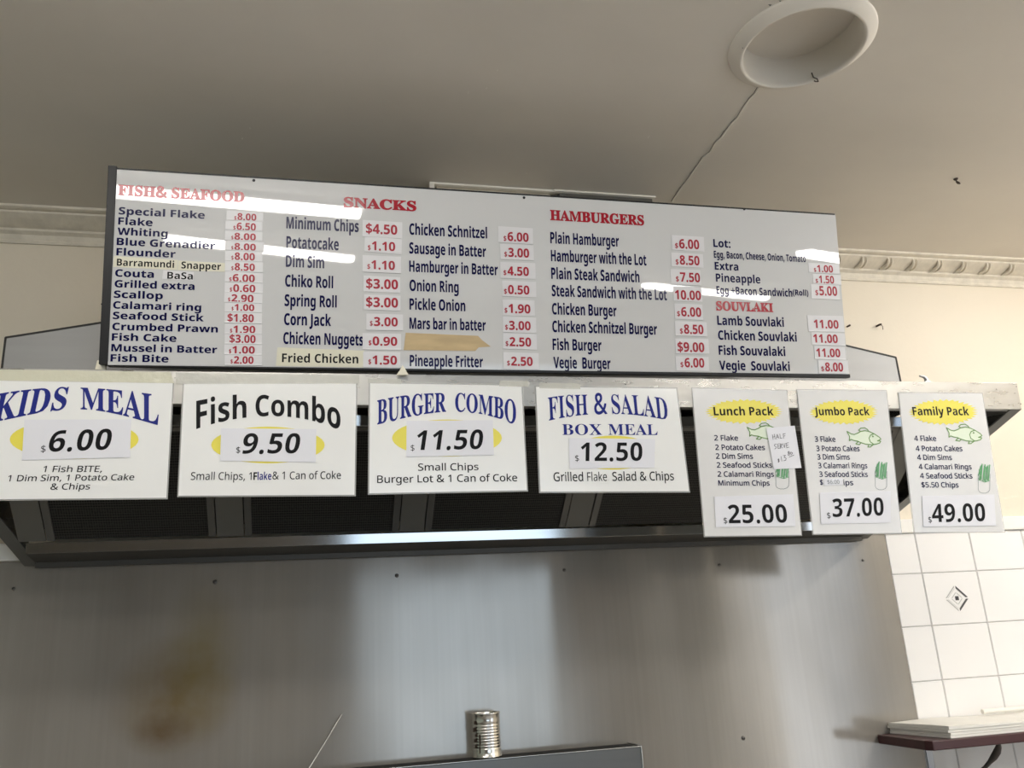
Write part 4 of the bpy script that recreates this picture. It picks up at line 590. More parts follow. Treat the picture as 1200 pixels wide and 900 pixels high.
# painted batten above the tiles and the steel sheet
struct(MB().box(XL, XR, -0.016, 0, 1.893, 1.938, 'trim_paint', 0.003).build('trim_2'), 'white painted batten above the white tiles')

# tiles to the right of the steel sheet
TX, TZ = 0.2091, 0.165; XP = 1.4625; X1 = 1.5756; Z1 = 1.7618
def tiles():
    mb = MB(); mb.box(XP, XR, -0.004, 0, 0, 1.893, 'tile_grout')
    xs = [XP]; x = X1
    while x < XR: xs.append(x); x += TX
    xs.append(XR)
    zs = [1.893, Z1]
    while zs[-1] > TZ: zs.append(zs[-1]-TZ)
    zs.append(0.0); g = 0.0009
    for i in range(len(xs)-1):
        for j in range(len(zs)-1):
            x0, x1, z1, z0 = xs[i]+g, xs[i+1]-g, zs[j]-g, zs[j+1]+g
            if z1-z0 < 0.01: continue
            b = 0.0022
            V = [(x0, -0.004, z0), (x1, -0.004, z0), (x1, -0.004, z1), (x0, -0.004, z1), (x0+b, -0.0075, z0+b), (x1-b, -0.0075, z0+b), (x1-b, -0.0075, z1-b), (x0+b, -0.0075, z1-b)]
            mb.add(V, [(4, 5, 6, 7), (0, 1, 5, 4), (1, 2, 6, 5), (2, 3, 7, 6), (3, 0, 4, 7)], 'tile_glaze')
    # printed diamond on one tile
    cx, cz = X1+TX/2+0.008, Z1-TZ/2-0.002; Y = -0.0079
    def dia(r, t, m, a, b):
        # side from corner a to corner b of a diamond of half size r, thickness t
        K = [(0, 1.05), (1.1, 0), (0, -1.05), (-1.1, 0)]
        def P(k, rr): return (cx+K[k][0]*rr, Y, cz+K[k][1]*rr)
        lerp = lambda p, q, s: tuple(p[i]+(q[i]-p[i])*s for i in range(3))
        o0, o1, i0, i1 = P(a, r), P(b, r), P(a, r-t), P(b, r-t)
        mb.add([lerp(o0, o1, .06), lerp(o0, o1, .94), lerp(i0, i1, .94), lerp(i0, i1, .06)], [(0, 1, 2, 3)], m)
    for a, b, m in ((0, 1, 'tile_print_dark'), (1, 2, 'tile_print_dark'), (2, 3, 'tile_print_grey'), (3, 0, 'tile_print_grey')):
        dia(0.041, 0.0085 if m == 'tile_print_dark' else 0.005, m, a, b); dia(0.033, 0.0015, 'tile_print_grey', a, b); dia(0.020, 0.003, 'tile_print_grey', a, b)
    for dx in (-0.003, 0.003):
        mb.add([(cx+dx-0.004, Y-0.0002, cz-0.006), (cx+dx+0.004, Y-0.0002, cz-0.006), (cx+dx+0.004, Y-0.0002, cz+0.007), (cx+dx-0.004, Y-0.0002, cz+0.007)], [(0, 1, 2, 3)], 'tile_print_dark')
    return mb.build('wall_tile')
struct(tiles(), 'white glazed wall tiles right of the steel sheet')

# ------------------------------------------------------------------ stainless splashback
def splash():
    t = thing('splashback', (-0.2, -0.004, 0.9), 'large stained stainless steel splashback sheet under the exhaust hood', 'splashback')
    x0, x1, z0, z1 = -2.0, XP, 0.9, 1.892; nx, nz = 160, 40; V = []; F = []
    def y(x, z):
        return -0.006 - 0.0010*math.sin(5.1*x+1.0+0.8*math.sin(2.2*z)) - 0.0007*math.sin(11.3*x+2.0*z) - 0.0004*math.sin(23*x-3.1*z+0.5)*(0.5+0.5*math.sin(3*x)) - 0.0006*math.sin(4.0*z+2*x)
    for j in range(nz+1):
        for i in range(nx+1):
            x = x0+(x1-x0)*i/nx; z = z0+(z1-z0)*j/nz; V.append((x, y(x, z), z))
    for j in range(nz):
        for i in range(nx):
            a = j*(nx+1)+i; F.append((a, a+1, a+nx+2, a+nx+1))
    mb = MB().add(V, F, 'splash_steel', True)
    mb.add([(x1, y(x1, z0+(z1-z0)*j/nz), z0+(z1-z0)*j/nz) for j in range(nz+1)] + [(x1, -0.001, z0+(z1-z0)*j/nz) for j in range(nz+1)],
           [(j, j+1, nz+2+j, nz+1+j) for j in range(nz)], 'splash_steel')
    mb.build('steel_sheet', t)
    for px, py, r in ((16, 690, .0045), (252, 682, .006), (465, 674.5, .0055), (661, 668, .005), (843, 662, .005), (1011, 656.5, .0045), (871, 865, .006)):
        p = onY(px, py, -0.006); s = MB()
        p.y = y(p.x, p.z)
        prof = [(r, 0.0), (r*0.95, 0.0012), (r*0.6, 0.0022), (0.0001, 0.0026)]
        n = 14; V = []; F = []
        for rr, hh in prof: V += [(p.x+rr*math.cos(2*PI*k/n), p.y-hh, p.z+rr*math.sin(2*PI*k/n)) for k in range(n)]
        for i in range(3):
            for k in range(n): F.append((i*n+k, i*n+(k+1) % n, (i+1)*n+(k+1) % n, (i+1)*n+k))
        s.add(V, F, 'screw_steel', True)
        s.box(p.x-r*.7, p.x+r*.7, p.y-0.0030, p.y-0.0020, p.z-r*.12, p.z+r*.12, 'dark_slot')
        s.build('screw', t)
splash()

# ------------------------------------------------------------------ exhaust hood
DH = 0.6056; ZF1 = 2.2248; ZF2 = 2.1501
XFL, XFR = -1.215, 1.527; XRL, XRR = -1.09, 1.39; AP = math.radians(4.0)
def hood():
    t = thing('exhaust_hood', (0.15, -0.3, 1.87), 'long stainless steel exhaust hood over the splashback, carrying the menu board', 'hood')
    dy = (ZF1-ZF2)*math.tan(AP)
    f = MB()                                                       # front rail, leaning in slightly at its foot
    f.hexa([(XFL, -DH, ZF1), (XFL, -DH+dy, ZF2), (XFL, -DH+0.028, ZF1), (XFL, -DH+0.028, ZF2), (XFR, -DH, ZF1), (XFR, -DH+dy, ZF2), (XFR, -DH+0.028, ZF1), (XFR, -DH+0.028, ZF2)], 'fascia_steel', 0.0012)
    for px, py in ((238, 446), (453, 447.2), (455.5, 447.2), (1167.5, 456.3), (1191, 453.2), (1196, 473.5), (640, 449), (733, 450.5)):
        p = Plane((0, -DH, ZF1), (1, 0, 0), (0, -math.sin(AP), math.cos(AP))).hit(px, py)
        f.prism([(p.x+0.0022*math.cos(k*PI/3), p.y-0.0008, p.z+0.0022*math.sin(k*PI/3)) for k in range(6)], (0, 0.0006, 0), 'screw_steel')
    f.build('front_rail', t)
    for sg, xf, xr in ((-1, XFL, XRL), (1, XFR, XRR)):
        s = MB(); th = -sg*0.004
        P = [(xf, -DH+0.028, ZF2), (xf, -DH+0.028, ZF1), (xr, -0.0175, ZF1), (xr, -0.0175, 1.878)]
        s.prism(P, (th, 0, 0), 'hood_steel')
        q = -sg*0.034                                              # folded lip along the sloping edge
        s.hexa([(xf, -DH+0.006, ZF2), (xf, -DH+0.006, ZF2+0.004), (xr, -0.0175, 1.878), (xr, -0.0175, 1.882), (xf+q, -DH+0.006, ZF2), (xf+q, -DH+0.006, ZF2+0.004), (xr+q, -0.0175, 1.878), (xr+q, -0.0175, 1.882)], 'divider_steel')
        s.build('side_panel', t)
    b = MB().box(XRL, XRR, -DH+0.028, -0.0, ZF1-0.004, ZF1-0.001, 'hood_steel')
    b.build('canopy', t)
    # tapered housing above, behind the menu board
    HY = -0.36
    out = [(-1.087, 2.224), (-1.087, 2.382), (-0.05, 2.604), (0.62, 2.535), (1.355, 2.381), (1.355, 2.224)]
    h = MB().prism([(x, HY, z) for x, z in out], (0, 0.343, 0), 'housing_steel')
    for (xa, za), (xb, zb) in zip(out[:-1], out[1:]):
        d = Vector((xb-xa, 0, zb-za)).normalized(); nn = Vector((-d.z, 0, d.x))*0.0028
        a, c = Vector((xa, HY-0.0015, za)), Vector((xb, HY-0.0015, zb))
        h.prism([a-nn, c-nn, c+nn*.6, a+nn*.6], (0, 0.003, 0), 'seam_dark')
    h.build('housing', t)
    d = MB()                                                       # duct to the ceiling with its trim
    d.box(-0.030, 0.305, -0.345, -0.06, 2.50, ZC-0.001, 'wall_paint')
    d.box(0.330, 0.620, -0.358, -0.06, 2.50, ZC-0.001, 'hood_steel')
    d.box(-0.054, 0.316, -0.366, -0.350, ZC-0.007, ZC-0.0005, 'plaster_chip', 0.0015)
    d.box(0.310, 0.628, -0.369, -0.352, ZC-0.006, ZC-0.0005, 'plaster_chip', 0.0015)
    d.box(-0.054, -0.040, -0.366, -0.340, ZC-0.030, ZC-0.006, 'ceiling_paint')
    d.build('duct', t)
    # grease gutter along the foot of the filters
    g = MB()
    prof = [(-0.1205, 1.9225), (-0.1185, 1.8965), (-0.030, 1.885), (-0.030, 1.871), (-0.0175, 1.871), (-0.0175, 1.890), (-0.10, 1.900), (-0.1180, 1.9225)]
    g.prism([(XRL+0.028, y, z) for y, z in prof], (XRR-XRL-0.056, 0, 0), 'gutter_shade', 0.0006)  # shade of the underside put into a darker steel colour than the front face
    g.hexa([(x, y, z) for x in (XRL+0.028, XRR-0.028) for y, z in ((-0.1225, 1.9232), (-0.1200, 1.8968), (-0.1200, 1.9232), (-0.1180, 1.8968))], 'rail_steel', 0.0006)
    g.build('gutter', t)
    # top rail of the filter bank
    r = MB().hexa([(XRL-0.03, -0.419, 2.177), (XRL-0.03, -0.413, 2.150), (XRL-0.03, -0.40, 2.177), (XRL-0.03, -0.40, 2.150), (XRR+0.03, -0.419, 2.177), (XRR+0.03, -0.413, 2.150), (XRR+0.03, -0.40, 2.177), (XRR+0.03, -0.40, 2.150)], 'rail_steel', 0.001)
    r.build('filter_rail', t)
    return t
hood()
BOT, TOP = Vector((0, -0.128, 1.926)), Vector((0, -0.402, 2.152))  # the sloping plane of the filters
FS = (TOP-BOT).normalized(); FN = Vector((0, -FS.z, FS.y)); FL = (TOP-BOT).length
if FN.y > 0: FN = -FN
def slab(mb, x0, x1, s0, s1, h0, h1, m, bevel=0.0):
    c = [Vector((x, 0, 0)) + BOT + FS*s + FN*h for x in (x0, x1) for s in (s0, s1) for h in (h0, h1)]
    return mb.hexa(c, m, bevel)
HT = bpy.data.objects['exhaust_hood']
PW, PG = 0.402, 0.4745; FX0 = -1.012
panels = [(XRL+0.012, FX0-0.003)] + [(FX0+PG*k+PW+0.003, FX0+PG*(k+1)-0.003) for k in range(4)] + [(FX0+PG*4+PW+0.003, XRR-0.012)]
for a, b in panels:
    slab(MB(), a, b, 0.0, FL, -0.004, 0.0, 'divider_steel').build('divider_panel', HT)
mb = MB(); slab(mb, XRL+0.006, XRR-0.006, 0.0, FL, -0.05, -0.045, 'dark_slot'); mb.build('back_plate', HT)
wh = ['leftmost, below the kids meal sign', 'below the black lettered fish combo sign', 'below the burger combo sign', 'partly behind the lunch pack sign', 'behind the jumbo pack sign, rightmost']
proto = None
for k in range(5):
    x = FX0+PG*k; p0 = BOT + Vector((x+PW/2, 0, 0))
    if proto is None:
        t = thing('grease_filter', p0, '', 'filter', 'grease filters in the hood')
        fr = MB(); e = 0.018
        for a, b, s0, s1 in ((x, x+e, 0.002, FL-0.002), (x+PW-e, x+PW, 0.002, FL-0.002), (x+e, x+PW-e, FL-0.014, FL-0.002)):
            slab(fr, a, b, s0, s1, -0.03, 0.002, 'filter_frame', 0.0008)
        fr.build('frame', t)
        me = MB(); slab(me, x+e, x+PW-e, 0.002, FL-0.014, -0.026, -0.003, 'filter_mesh'); me.build('mesh', t)
        proto = t
    else:
        t = proto.copy(); COL.objects.link(t); t.location = p0
        for c in list(proto.children):
            cc = c.copy(); cc.parent = t; COL.objects.link(cc)
    t['label'] = 'black mesh grease filter in the hood, ' + wh[k]

# ------------------------------------------------------------------ menu board
BT = 0.15573; BXL = -0.8153; BW = 1.8111; BH = 0.4456
BP = Plane((BXL, -DH-0.010, ZF1+0.005), (1, 0, 0), (0, -math.sin(BT), math.cos(BT)))
def bbox3(mb, u0, u1, v0, v1, h0, h1, m, bevel=0.0):
    return mb.hexa([BP.pt((u, v), h) for u in (u0, u1) for v in (v0, v1) for h in (h0, h1)], m, bevel)
def board():
    t = thing('menu_board', (BXL+BW/2, -DH, ZF1), 'wide white acrylic menu board with red headings, leaning on the hood rail', 'menu board')
    p = MB()
    bbox3(p, 0.0165, BW-0.001, 0.001, BH-0.004, -0.010, 0.0, 'acrylic_white')
    z1 = lambda x, y: (x/3.33333+100, y/3.33333+180)
    z2 = lambda x, y: (x/3.33333+380, y/3.33333+180)
    z3 = lambda x, y: (x/3.0+620, y/3.0+210)
    def line(z, s, xl, yb, xr, cap, m='ink_navy', yr=None, font='B', mb=p, **kw):
        a = z(xl, yb); b = z(xr, yb); k = 3.0 if z is z3 else 3.33333
        kw.setdefault('off', 0.007 if font == 'B' else 0.0); text(mb, BP, font, s, a[0], a[1], b[0], cap/k, m, yr=None if yr is None else z(xr, yr)[1], **kw)
    # headings
    line(z1, 'FISH&', 127, 161, 322, 39, 'ink_red', font='S', off=0.024); line(z1, 'SEAFOOD', 336, 173, 622, 39, 'ink_red', font='S', off=0.024)
    line(z2, 'SNACKS', 76, 208, 360, 37, 'ink_red', font='S', off=0.024)
    line(z3, 'HAMBURGERS', 74, 143, 404, 34, 'ink_red', font='S', off=0.022)
    line(z3, 'SOUVLAKI', 658, 460, 858, 30, 'ink_red', font='S', off=0.024)
    for s, xl, yb, xr in (('Special Flake', 130, 237, 467), ('Flake', 128, 277, 263), ('Whiting', 125, 317, 322), ('Blue Grenadier', 122, 357, 508), ('Flounder', 121, 397, 353),
                          ('Couta', 116, 480, 268), ('Grilled extra', 114, 522, 427), ('Scallop', 111, 563, 303), ('Calamari ring', 108, 605, 453), ('Seafood Stick', 107, 646, 463),
                          ('Crumbed Prawn', 105, 689, 518), ('Fish Cake', 103, 730, 356), ('Mussel in Batter', 101, 772, 515), ('Fish Bite', 98, 812, 325)):
        line(z1, s, xl, yb, xr, 28)
    for s, xl, yb, xr in (('Minimum Chips', 785, 292, 1068), ('Potatocake', 785, 368, 990), ('Dim Sim', 783, 442, 933), ('Chiko Roll', 780, 519, 968), ('Spring Roll', 778, 595, 982),
                          ('Corn Jack', 776, 669, 960), ('Chicken Nuggets', 773, 743, 1086)):
        line(z1, s, xl, yb, xr, 45)
    for s, xl, yb, xr in (('Chicken Schnitzel', 332, 316, 636), ('Sausage in Batter', 332, 390, 632), ('Hamburger in Batter', 332, 461, 678), ('Onion Ring', 333, 536, 525), ('Pickle Onion', 333, 609, 551),
                          ('Mars bar in batter', 333, 684, 631), ('Pineapple Fritter', 334, 830, 620)):
        line(z2, s, xl, yb, xr, 43)
    for s, xl, yb, xr in (('Plain Hamburger', 75, 225, 316), ('Hamburger with the Lot', 77, 288, 412), ('Plain Steak Sandwich', 78, 350, 388), ('Steak Sandwich with the Lot', 80, 411, 484),
                          ('Chicken Burger', 81, 475, 308), ('Chicken Schnitzel Burger', 82, 537, 450), ('Fish Burger', 83, 600, 255), ('Vegie  Burger', 86, 664, 287)):
        line(z3, s, xl, yb, xr, 39)
    line(z3, 'Lot:', 648, 238, 708, 27); line(z3, 'Egg, Bacon, Cheese, Onion, Tomato', 650, 276, 972, 24); line(z3, 'Extra', 653, 318, 736, 27)
    line(z3, 'Pineapple', 657, 360, 813, 28); line(z3, 'Egg +Bacon Sandwich', 659, 403, 925, 27); line(z3, '(Roll)', 927, 408, 982, 20)
    for s, xl, yb, xr in (('Lamb Souvlaki', 662, 512, 896), ('Chicken Souvlaki', 665, 564, 941), ('Fish Souvalaki', 667, 617, 901), ('Vegie  Souvlaki', 669, 670, 917)):
        line(z3, s, xl, yb, xr, 32)
    p.build('panel', t)
    e = MB(); bbox3(e, -0.001, 0.0165, 0.003, BH+0.003, -0.022, 0.004, 'black_plastic', 0.001); e.build('side_edging', t)
    e = MB(); e.hexa([BP.pt((u, v), h) for u, va, vb in ((0.0165, -0.001, 0.002), (BW+0.003, -0.001, 0.0080)) for v in (va, vb) for h in (-0.016, 0.003)], 'black_plastic', 0.0008); e.build('bottom_edging', t)
    e = MB(); bbox3(e, 0.0165, BW-0.002, BH-0.004, BH+0.0005, -0.016, -0.001, 'black_plastic'); e.build('top_edging', t)
    for px, py in ((297.5, 211.5), (614, 231.8), (872, 245.2)):
        u = BP.uv(px, py); s = MB(); r = 0.0034; n = 12
        s.prism([BP.pt(u+Vector((r*math.cos(2*PI*k/n), r*math.sin(2*PI*k/n))), 0.0) for k in range(n)], BP.n*0.002, 'black_plastic', 0.0005); s.build('screw', t)
    # steel brackets behind that hold it off the hood
    for u in (0.012, BW-0.09):
        s = MB()
        a, b, c = BP.pt((u, 0.165), -0.017), BP.pt((u, 0.115), -0.017), BP.pt((u-0.022, 0.142), -0.030)
        s.prism([a, b, c], (0.004, 0.02, 0), 'black_plastic')
        s.tube([BP.pt((u+0.01, 0.14), -0.018), (BXL+u+0.01, -0.36, 2.36)], 0.006, 'black_plastic')
        s.build('bracket', t)
    # paper patches with lettering stuck over old items
    def patch(name, z, rect, rows, m, poly=None):
        mb = MB(); pts = poly or [(rect[0], rect[2]), (rect[1], rect[2]), (rect[1], rect[3]), (rect[0], rect[3])]
        quad(mb, BP, [z(*q) for q in pts], 0.0002, 0.0008, m)
        for (s, xl, yb, xr, cap, f, o) in rows: line(z, s, xl, yb, xr, cap, 'ink_black', font=f, mb=mb, h=0.0012, off=o)
        mb.build(name, t)
    patch('taped_patch', z1, None, [('Barramundi', 123, 438, 347, 27, 'B', 0.0)], 'aged_tape', [(112, 400), (362, 416), (358, 455), (108, 443)])
    patch('taped_patch', z1, None, [('Snapper', 375, 449, 530, 27, 'B', 0.0)], 'aged_tape', [(364, 418), (545, 428), (545, 462), (360, 456)])
    patch('taped_patch', z1, None, [('BaSa', 320, 489, 420, 27, 'B', 0.0)], 'sticker_paper', [(305, 456), (424, 463), (421, 496), (300, 490)])
    patch('taped_patch', z1, None, [('Fried', 768, 815, 877, 34, 'B', 0.0), ('Chicken', 896, 817, 1066, 34, 'B', 0.0)], 'aged_tape', [(750, 757), (1090, 770), (1088, 836), (744, 830)])
    patch('masking_tape', z2, None, [], 'masking_tape', [(318, 700), (600, 712), (618, 730), (650, 754), (603, 757), (590, 771), (310, 768)])
    # price stickers
    P1 = [('8.00', 552, 695, 226, 263, 582, 668, 259, 26, 0), ('6.50', 548, 692, 264, 302, 578, 666, 298, 28, 0), ('8.00', 546, 692, 303, 341, 570, 666, 336, 26, 0), ('8.00', 546, 698, 342, 380, 570, 666, 376, 26, 0),
          ('8.00', 546, 692, 381, 420, 570, 662, 415, 28, 0), ('8.50', 546, 694, 422, 461, 570, 662, 456, 28, 0), ('6.00', 546, 694, 463, 502, 562, 662, 500, 29, 0), ('0.60', 545, 694, 506, 543, 564, 664, 540, 29, 0),
          ('2.90', 543, 692, 545, 582, 557, 657, 579, 29, 0), ('1.00', 545, 690, 585, 618, 571, 660, 613, 25, 0), ('1.80', 545, 690, 622, 662, 555, 658, 656, 30, 1), ('1.90', 545, 690, 666, 704, 565, 664, 700, 28, 0),
          ('3.00', 545, 690, 706, 743, 563, 665, 738, 30, 1), ('1.00', 543, 690, 747, 785, 561, 662, 780, 28, 0), ('2.00', 545, 690, 788, 826, 567, 657, 820, 28, 0)]
    P2 = [('4.50', 150, 305, 264, 328, 162, 285, 311, 37, 1), ('1.10', 158, 303, 329, 388, 170, 277, 377, 34, 0), ('1.10', 150, 300, 400, 465, 168, 276, 451, 34, 0), ('3.00', 154, 297, 480, 541, 163, 288, 526, 37, 1),
          ('3.00', 155, 298, 553, 611, 163, 288, 598, 37, 1), ('3.00', 165, 308, 627, 690, 178, 287, 673, 34, 0), ('0.90', 150, 300, 703, 766, 173, 285, 749, 34, 0), ('1.50', 152, 297, 775, 835, 172, 284, 823, 34, 0),
          ('6.00', 680, 815, 288, 350, 700, 798, 341, 34, 0), ('3.00', 688, 818, 355, 415, 703, 800, 403, 34, 0), ('4.50', 688, 825, 426, 488, 700, 799, 475, 34, 0), ('0.50', 695, 828, 499, 559, 702, 801, 548, 34, 0),
          ('1.90', 697, 822, 572, 633, 704, 805, 622, 34, 0), ('3.00', 698, 828, 639, 699, 706, 806, 688, 34, 0), ('2.50', 698, 830, 703, 764, 708, 808, 752, 34, 0), ('2.50', 700, 838, 778, 842, 714, 814, 828, 34, 0)]
    P3 = [('6.00', 502, 615, 200, 251, 513, 598, 243, 32, 0), ('8.50', 500, 612, 261, 309, 515, 599, 300, 32, 0), ('7.50', 498, 603, 318, 372, 516, 601, 360, 32, 0), ('10.00', 508, 608, 379, 429, 513, 604, 422, 32, 2),
          ('6.00', 512, 610, 439, 493, 520, 605, 482, 32, 0), ('8.50', 514, 625, 501, 551, 530, 613, 543, 32, 0), ('9.00', 515, 632, 561, 613, 522, 616, 606, 33, 1), ('6.00', 516, 632, 624, 673, 532, 616, 661, 32, 0),
          ('1.00', 983, 1090, 297, 331, 1001, 1068, 326, 24, 0), ('1.50', 998, 1096, 335, 370, 1007, 1072, 365, 26, 0), ('5.00', 992, 1091, 371, 421, 1006, 1083, 408, 32, 0),
          ('11.00', 980, 1106, 480, 536, 1001, 1088, 523, 29, 2), ('11.00', 993, 1110, 540, 583, 999, 1085, 574, 29, 2), ('11.00', 1003, 1111, 588, 633, 1010, 1094, 624, 29, 2), ('8.00', 1017, 1122, 637, 683, 1027, 1104, 675, 30, 0)]
    for z, rows in ((z1, P1), (z2, P2), (z3, P3)):
        k = 3.0 if z is z3 else 3.33333
        for (s, x0, x1, y0, y1, xs, xe, yb, h, style) in rows:
            mb = MB(); xc, yc = (x0+x1)/2, (y0+y1)/2
            ua, ub = BP.uv(*z(x0, yc))[0], BP.uv(*z(x1, yc))[0]; c = BP.uv(*z(xc, yc)); hv = abs(BP.uv(*z(xc, y0))[1]-BP.uv(*z(xc, y1))[1])/2
            hw = (ub-ua)/2; a = random.uniform(-0.012, 0.012) - (0.03 if (s, y0) == ('1.10', 329) else 0)
            R = lambda du, dv: Vector((c[0]+du*math.cos(a)-dv*math.sin(a), c[1]+du*math.sin(a)+dv*math.cos(a)))
            lift = random.uniform(0.0005, 0.0012)
            C = [R(-hw, -hv), R(hw, -hv), R(hw, hv), R(-hw, hv)]
            mb.prism([BP.pt(q, 0.0002) for q in C], BP.n*0.0007, 'sticker_paper')
            # the lower edge curls off the board a little
            mb.hexa([BP.pt(R(-hw, -hv-0.0004), 0.0003), BP.pt(R(-hw, -hv-0.0004), 0.0009+lift), BP.pt(R(-hw, -hv+0.003), 0.0003), BP.pt(R(-hw, -hv+0.003), 0.00095), BP.pt(R(hw, -hv-0.0004), 0.0003), BP.pt(R(hw, -hv-0.0004), 0.0009+lift), BP.pt(R(hw, -hv+0.003), 0.0003), BP.pt(R(hw, -hv+0.003), 0.00095)], 'sticker_paper')
            if style == 1: line(z, '$'+s, xs, yb, xe, h, 'ink_price', mb=mb, h=0.0013)
            elif style == 2: line(z, s, xs, yb, xe, h, 'ink_price', mb=mb, h=0.0013)
            else:
                line(z, '$', xs, yb, xs+h*0.33, h*0.55, 'ink_price', mb=mb, h=0.0013)
                line(z, s, xs+h*0.46, yb, xe, h, 'ink_price', mb=mb, h=0.0013)
            mb.build('price_sticker', t)
board()

# ------------------------------------------------------------------ laminated signs hanging from the front rail
PP = Plane((0, -DH-0.0022, ZF1), (1, 0, 0), (0, -math.sin(AP), math.cos(AP)))
def shrink(pts, d):
    cx = sum(p[0] for p in pts)/4; cy = sum(p[1] for p in pts)/4
    return [(p[0]+(d if p[0] < cx else -d), p[1]+(d if p[1] < cy else -d)) for p in pts]
def sign(corners, label, paper='poster_paper', edge=1.6, bottom=0.0):
    tc = ((corners[0][0]+corners[1][0])/2, (corners[0][1]+corners[1][1])/2)
    t = thing('laminated_sign', PP.hit(*tc), label, 'sign', 'laminated signs hanging from the hood rail')
    f = MB(); quad(f, PP, corners, -0.0014, -0.0008, 'clear_film'); f.build('laminate', t)
    return t, MB(), shrink(corners, edge)
def card(t, pts, dol, num, x0, x1, ybl, ybr, h, slant=0.0, dl=None):
    c = MB(); quad(c, PP, pts, 0.0008, 0.0015, 'card_paper')
    text(c, PP, 'R', '$', dol[0], dol[2], dol[1], dol[3], 'ink_black', h=0.0019)
    text(c, PP, 'B', num, x0, ybl, x1, h, 'ink_black', yr=ybr, h=0.0019, slant=slant, track=0.012)
    c.build('price_card', t)
def tape(t, pts, m='clear_tape'):
    k = MB(); quad(k, PP, pts, 0.0002, 0.0006, m); k.build('tape_strip', t)
def end(t, mb, sheet, m='poster_paper'):
    quad(mb, PP, sheet, -0.0007, 0.0, m); mb.build('sheet', t)

# kids meal
t, mb, sh = sign([(-36, 442), (204, 446.7), (196.5, 585), (-36, 587)], 'white kids meal sign with blue arched heading, leftmost on the hood rail')
top = smooth([(-4, 461.5), (24, 457.5), (60, 454.5), (95, 454.5), (140, 457.5), (185, 463)]); bot = smooth([(-4, 494.5), (20, 489.5), (45, 484.5), (78, 480), (100, 479.5), (130, 483.5), (160, 491), (185, 498)])
arch(mb, PP, 'S', 'KIDS', -5, 79, top, bot, 'ink_blue', lean=-0.22, off=0.005); arch(mb, PP, 'S', 'MEAL', 94.5, 186, top, bot, 'ink_blue', off=0.005)
disc(mb, PP, 87, 515, 75.5, 23, 'ink_yellow', 0.0004)
text(mb, PP, 'R', '1 Fish BITE,', 50.7, 553.3, 119.5, 7.2, 'ink_black', yr=553, slant=0.1, off=0.006); text(mb, PP, 'R', '1 Dim Sim, 1 Potato Cake', 9.3, 564.2, 157.3, 7.2, 'ink_black', yr=562.6, slant=0.1, off=0.006); text(mb, PP, 'R', '& Chips', 59, 573.9, 105.6, 7.2, 'ink_black', yr=573.5, slant=0.1, off=0.006)
end(t, mb, sh)
card(t, [(28.8, 492), (153.9, 491.5), (152.5, 536), (25.9, 539.5)], (48, 53.5, 530.3, 8), '6.00', 57.3, 131, 529.6, 526.8, 24.5, 0.18)
tape(t, [(-5, 433), (200, 436), (204, 449), (-5, 446)], 'yellow_tape')

# fish combo
t, mb, sh = sign([(214, 446.5), (419, 446.7), (417, 581.5), (207.5, 582.5)], 'white sign headed Fish Combo in black arched letters, second from the left')
top = smooth([(230, 469.8), (260, 465.5), (300, 463), (340, 463.5), (380, 467.5), (399, 473)]); bot = smooth([(230, 503), (250, 496.5), (270, 492), (290, 489.3), (310, 488), (340, 488.3), (360, 491.5), (380, 497.5), (399, 504.5)])
arch(mb, PP, 'B', 'Fish', 230, 288.8, top, bot, 'ink_black'); arch(mb, PP, 'B', 'Combo', 299.5, 399, top, bot, 'ink_black')
disc(mb, PP, 314, 521.5, 66.5, 21.5, 'ink_yellow', 0.0004)
text(mb, PP, 'R', 'Small Chips, 1', 223.5, 562.4, 294.7, 9, 'ink_black', off=0.003, yr=562.4); text(mb, PP, 'R', '& 1 Can of Coke', 319.2, 561.8, 399.5, 9, 'ink_black', off=0.003, yr=561.2)
end(t, mb, sh)
k = MB(); quad(k, PP, [(296.5, 551.5), (318.3, 551.5), (318.3, 565), (296.5, 565)], 0.0002, 0.0006, 'poster_paper')
text(k, PP, 'B', 'F', 297, 562.5, 301.3, 9, 'ink_black', h=0.0012); text(k, PP, 'B', 'lake', 301.8, 562.5, 318, 9, 'ink_blue', h=0.0012); k.build('paper_patch', t)
card(t, [(259.2, 502), (370.7, 503), (370, 541.9), (258, 540)], (276.8, 281.5, 531.2, 7.2), '9.50', 284, 351.6, 531.6, 531.3, 23.6, 0.16)
tape(t, [(206, 436.5), (421, 439.5), (421, 449.5), (206, 450)])

# burger combo
t, mb, sh = sign([(432, 447.3), (612.7, 450.6), (619, 576), (431, 579.8)], 'white sign headed Burger Combo in blue arched letters, third from the left')
top = smooth([(442, 469.5), (480, 463), (522, 460.7), (535, 460.8), (570, 463.5), (604.5, 470)]); bot = smooth([(442, 497.5), (470, 490.5), (500, 485), (522, 482.5), (535, 482), (560, 484.5), (585, 490.5), (604.5, 498)])
arch(mb, PP, 'S', 'BURGER', 442, 522.8, top, bot, 'ink_blue', off=0.004); arch(mb, PP, 'S', 'COMBO', 533.3, 604.7, top, bot, 'ink_blue', off=0.004)
disc(mb, PP, 523.8, 513.3, 64.3, 21.7, 'ink_yellow', 0.0004)
text(mb, PP, 'R', 'Small Chips', 489.9, 551.6, 560.8, 8.2, 'ink_black', yr=550.9, off=0.006); text(mb, PP, 'R', 'Burger Lot & 1 Can of Coke', 442, 566, 606.2, 8.6, 'ink_black', yr=563.8, off=0.006)
end(t, mb, sh)
card(t, [(476.5, 493.3), (577.3, 492.5), (578.7, 533.3), (476, 535.5)], (481.3, 485.6, 528.6, 7), '11.50', 489.3, 566.7, 527.6, 526.2, 23, 0.18)
tape(t, [(431, 443.5), (470, 444.5), (470, 450), (431, 449)]); tape(t, [(585, 446), (620, 447), (620, 453.5), (585, 452.5)])

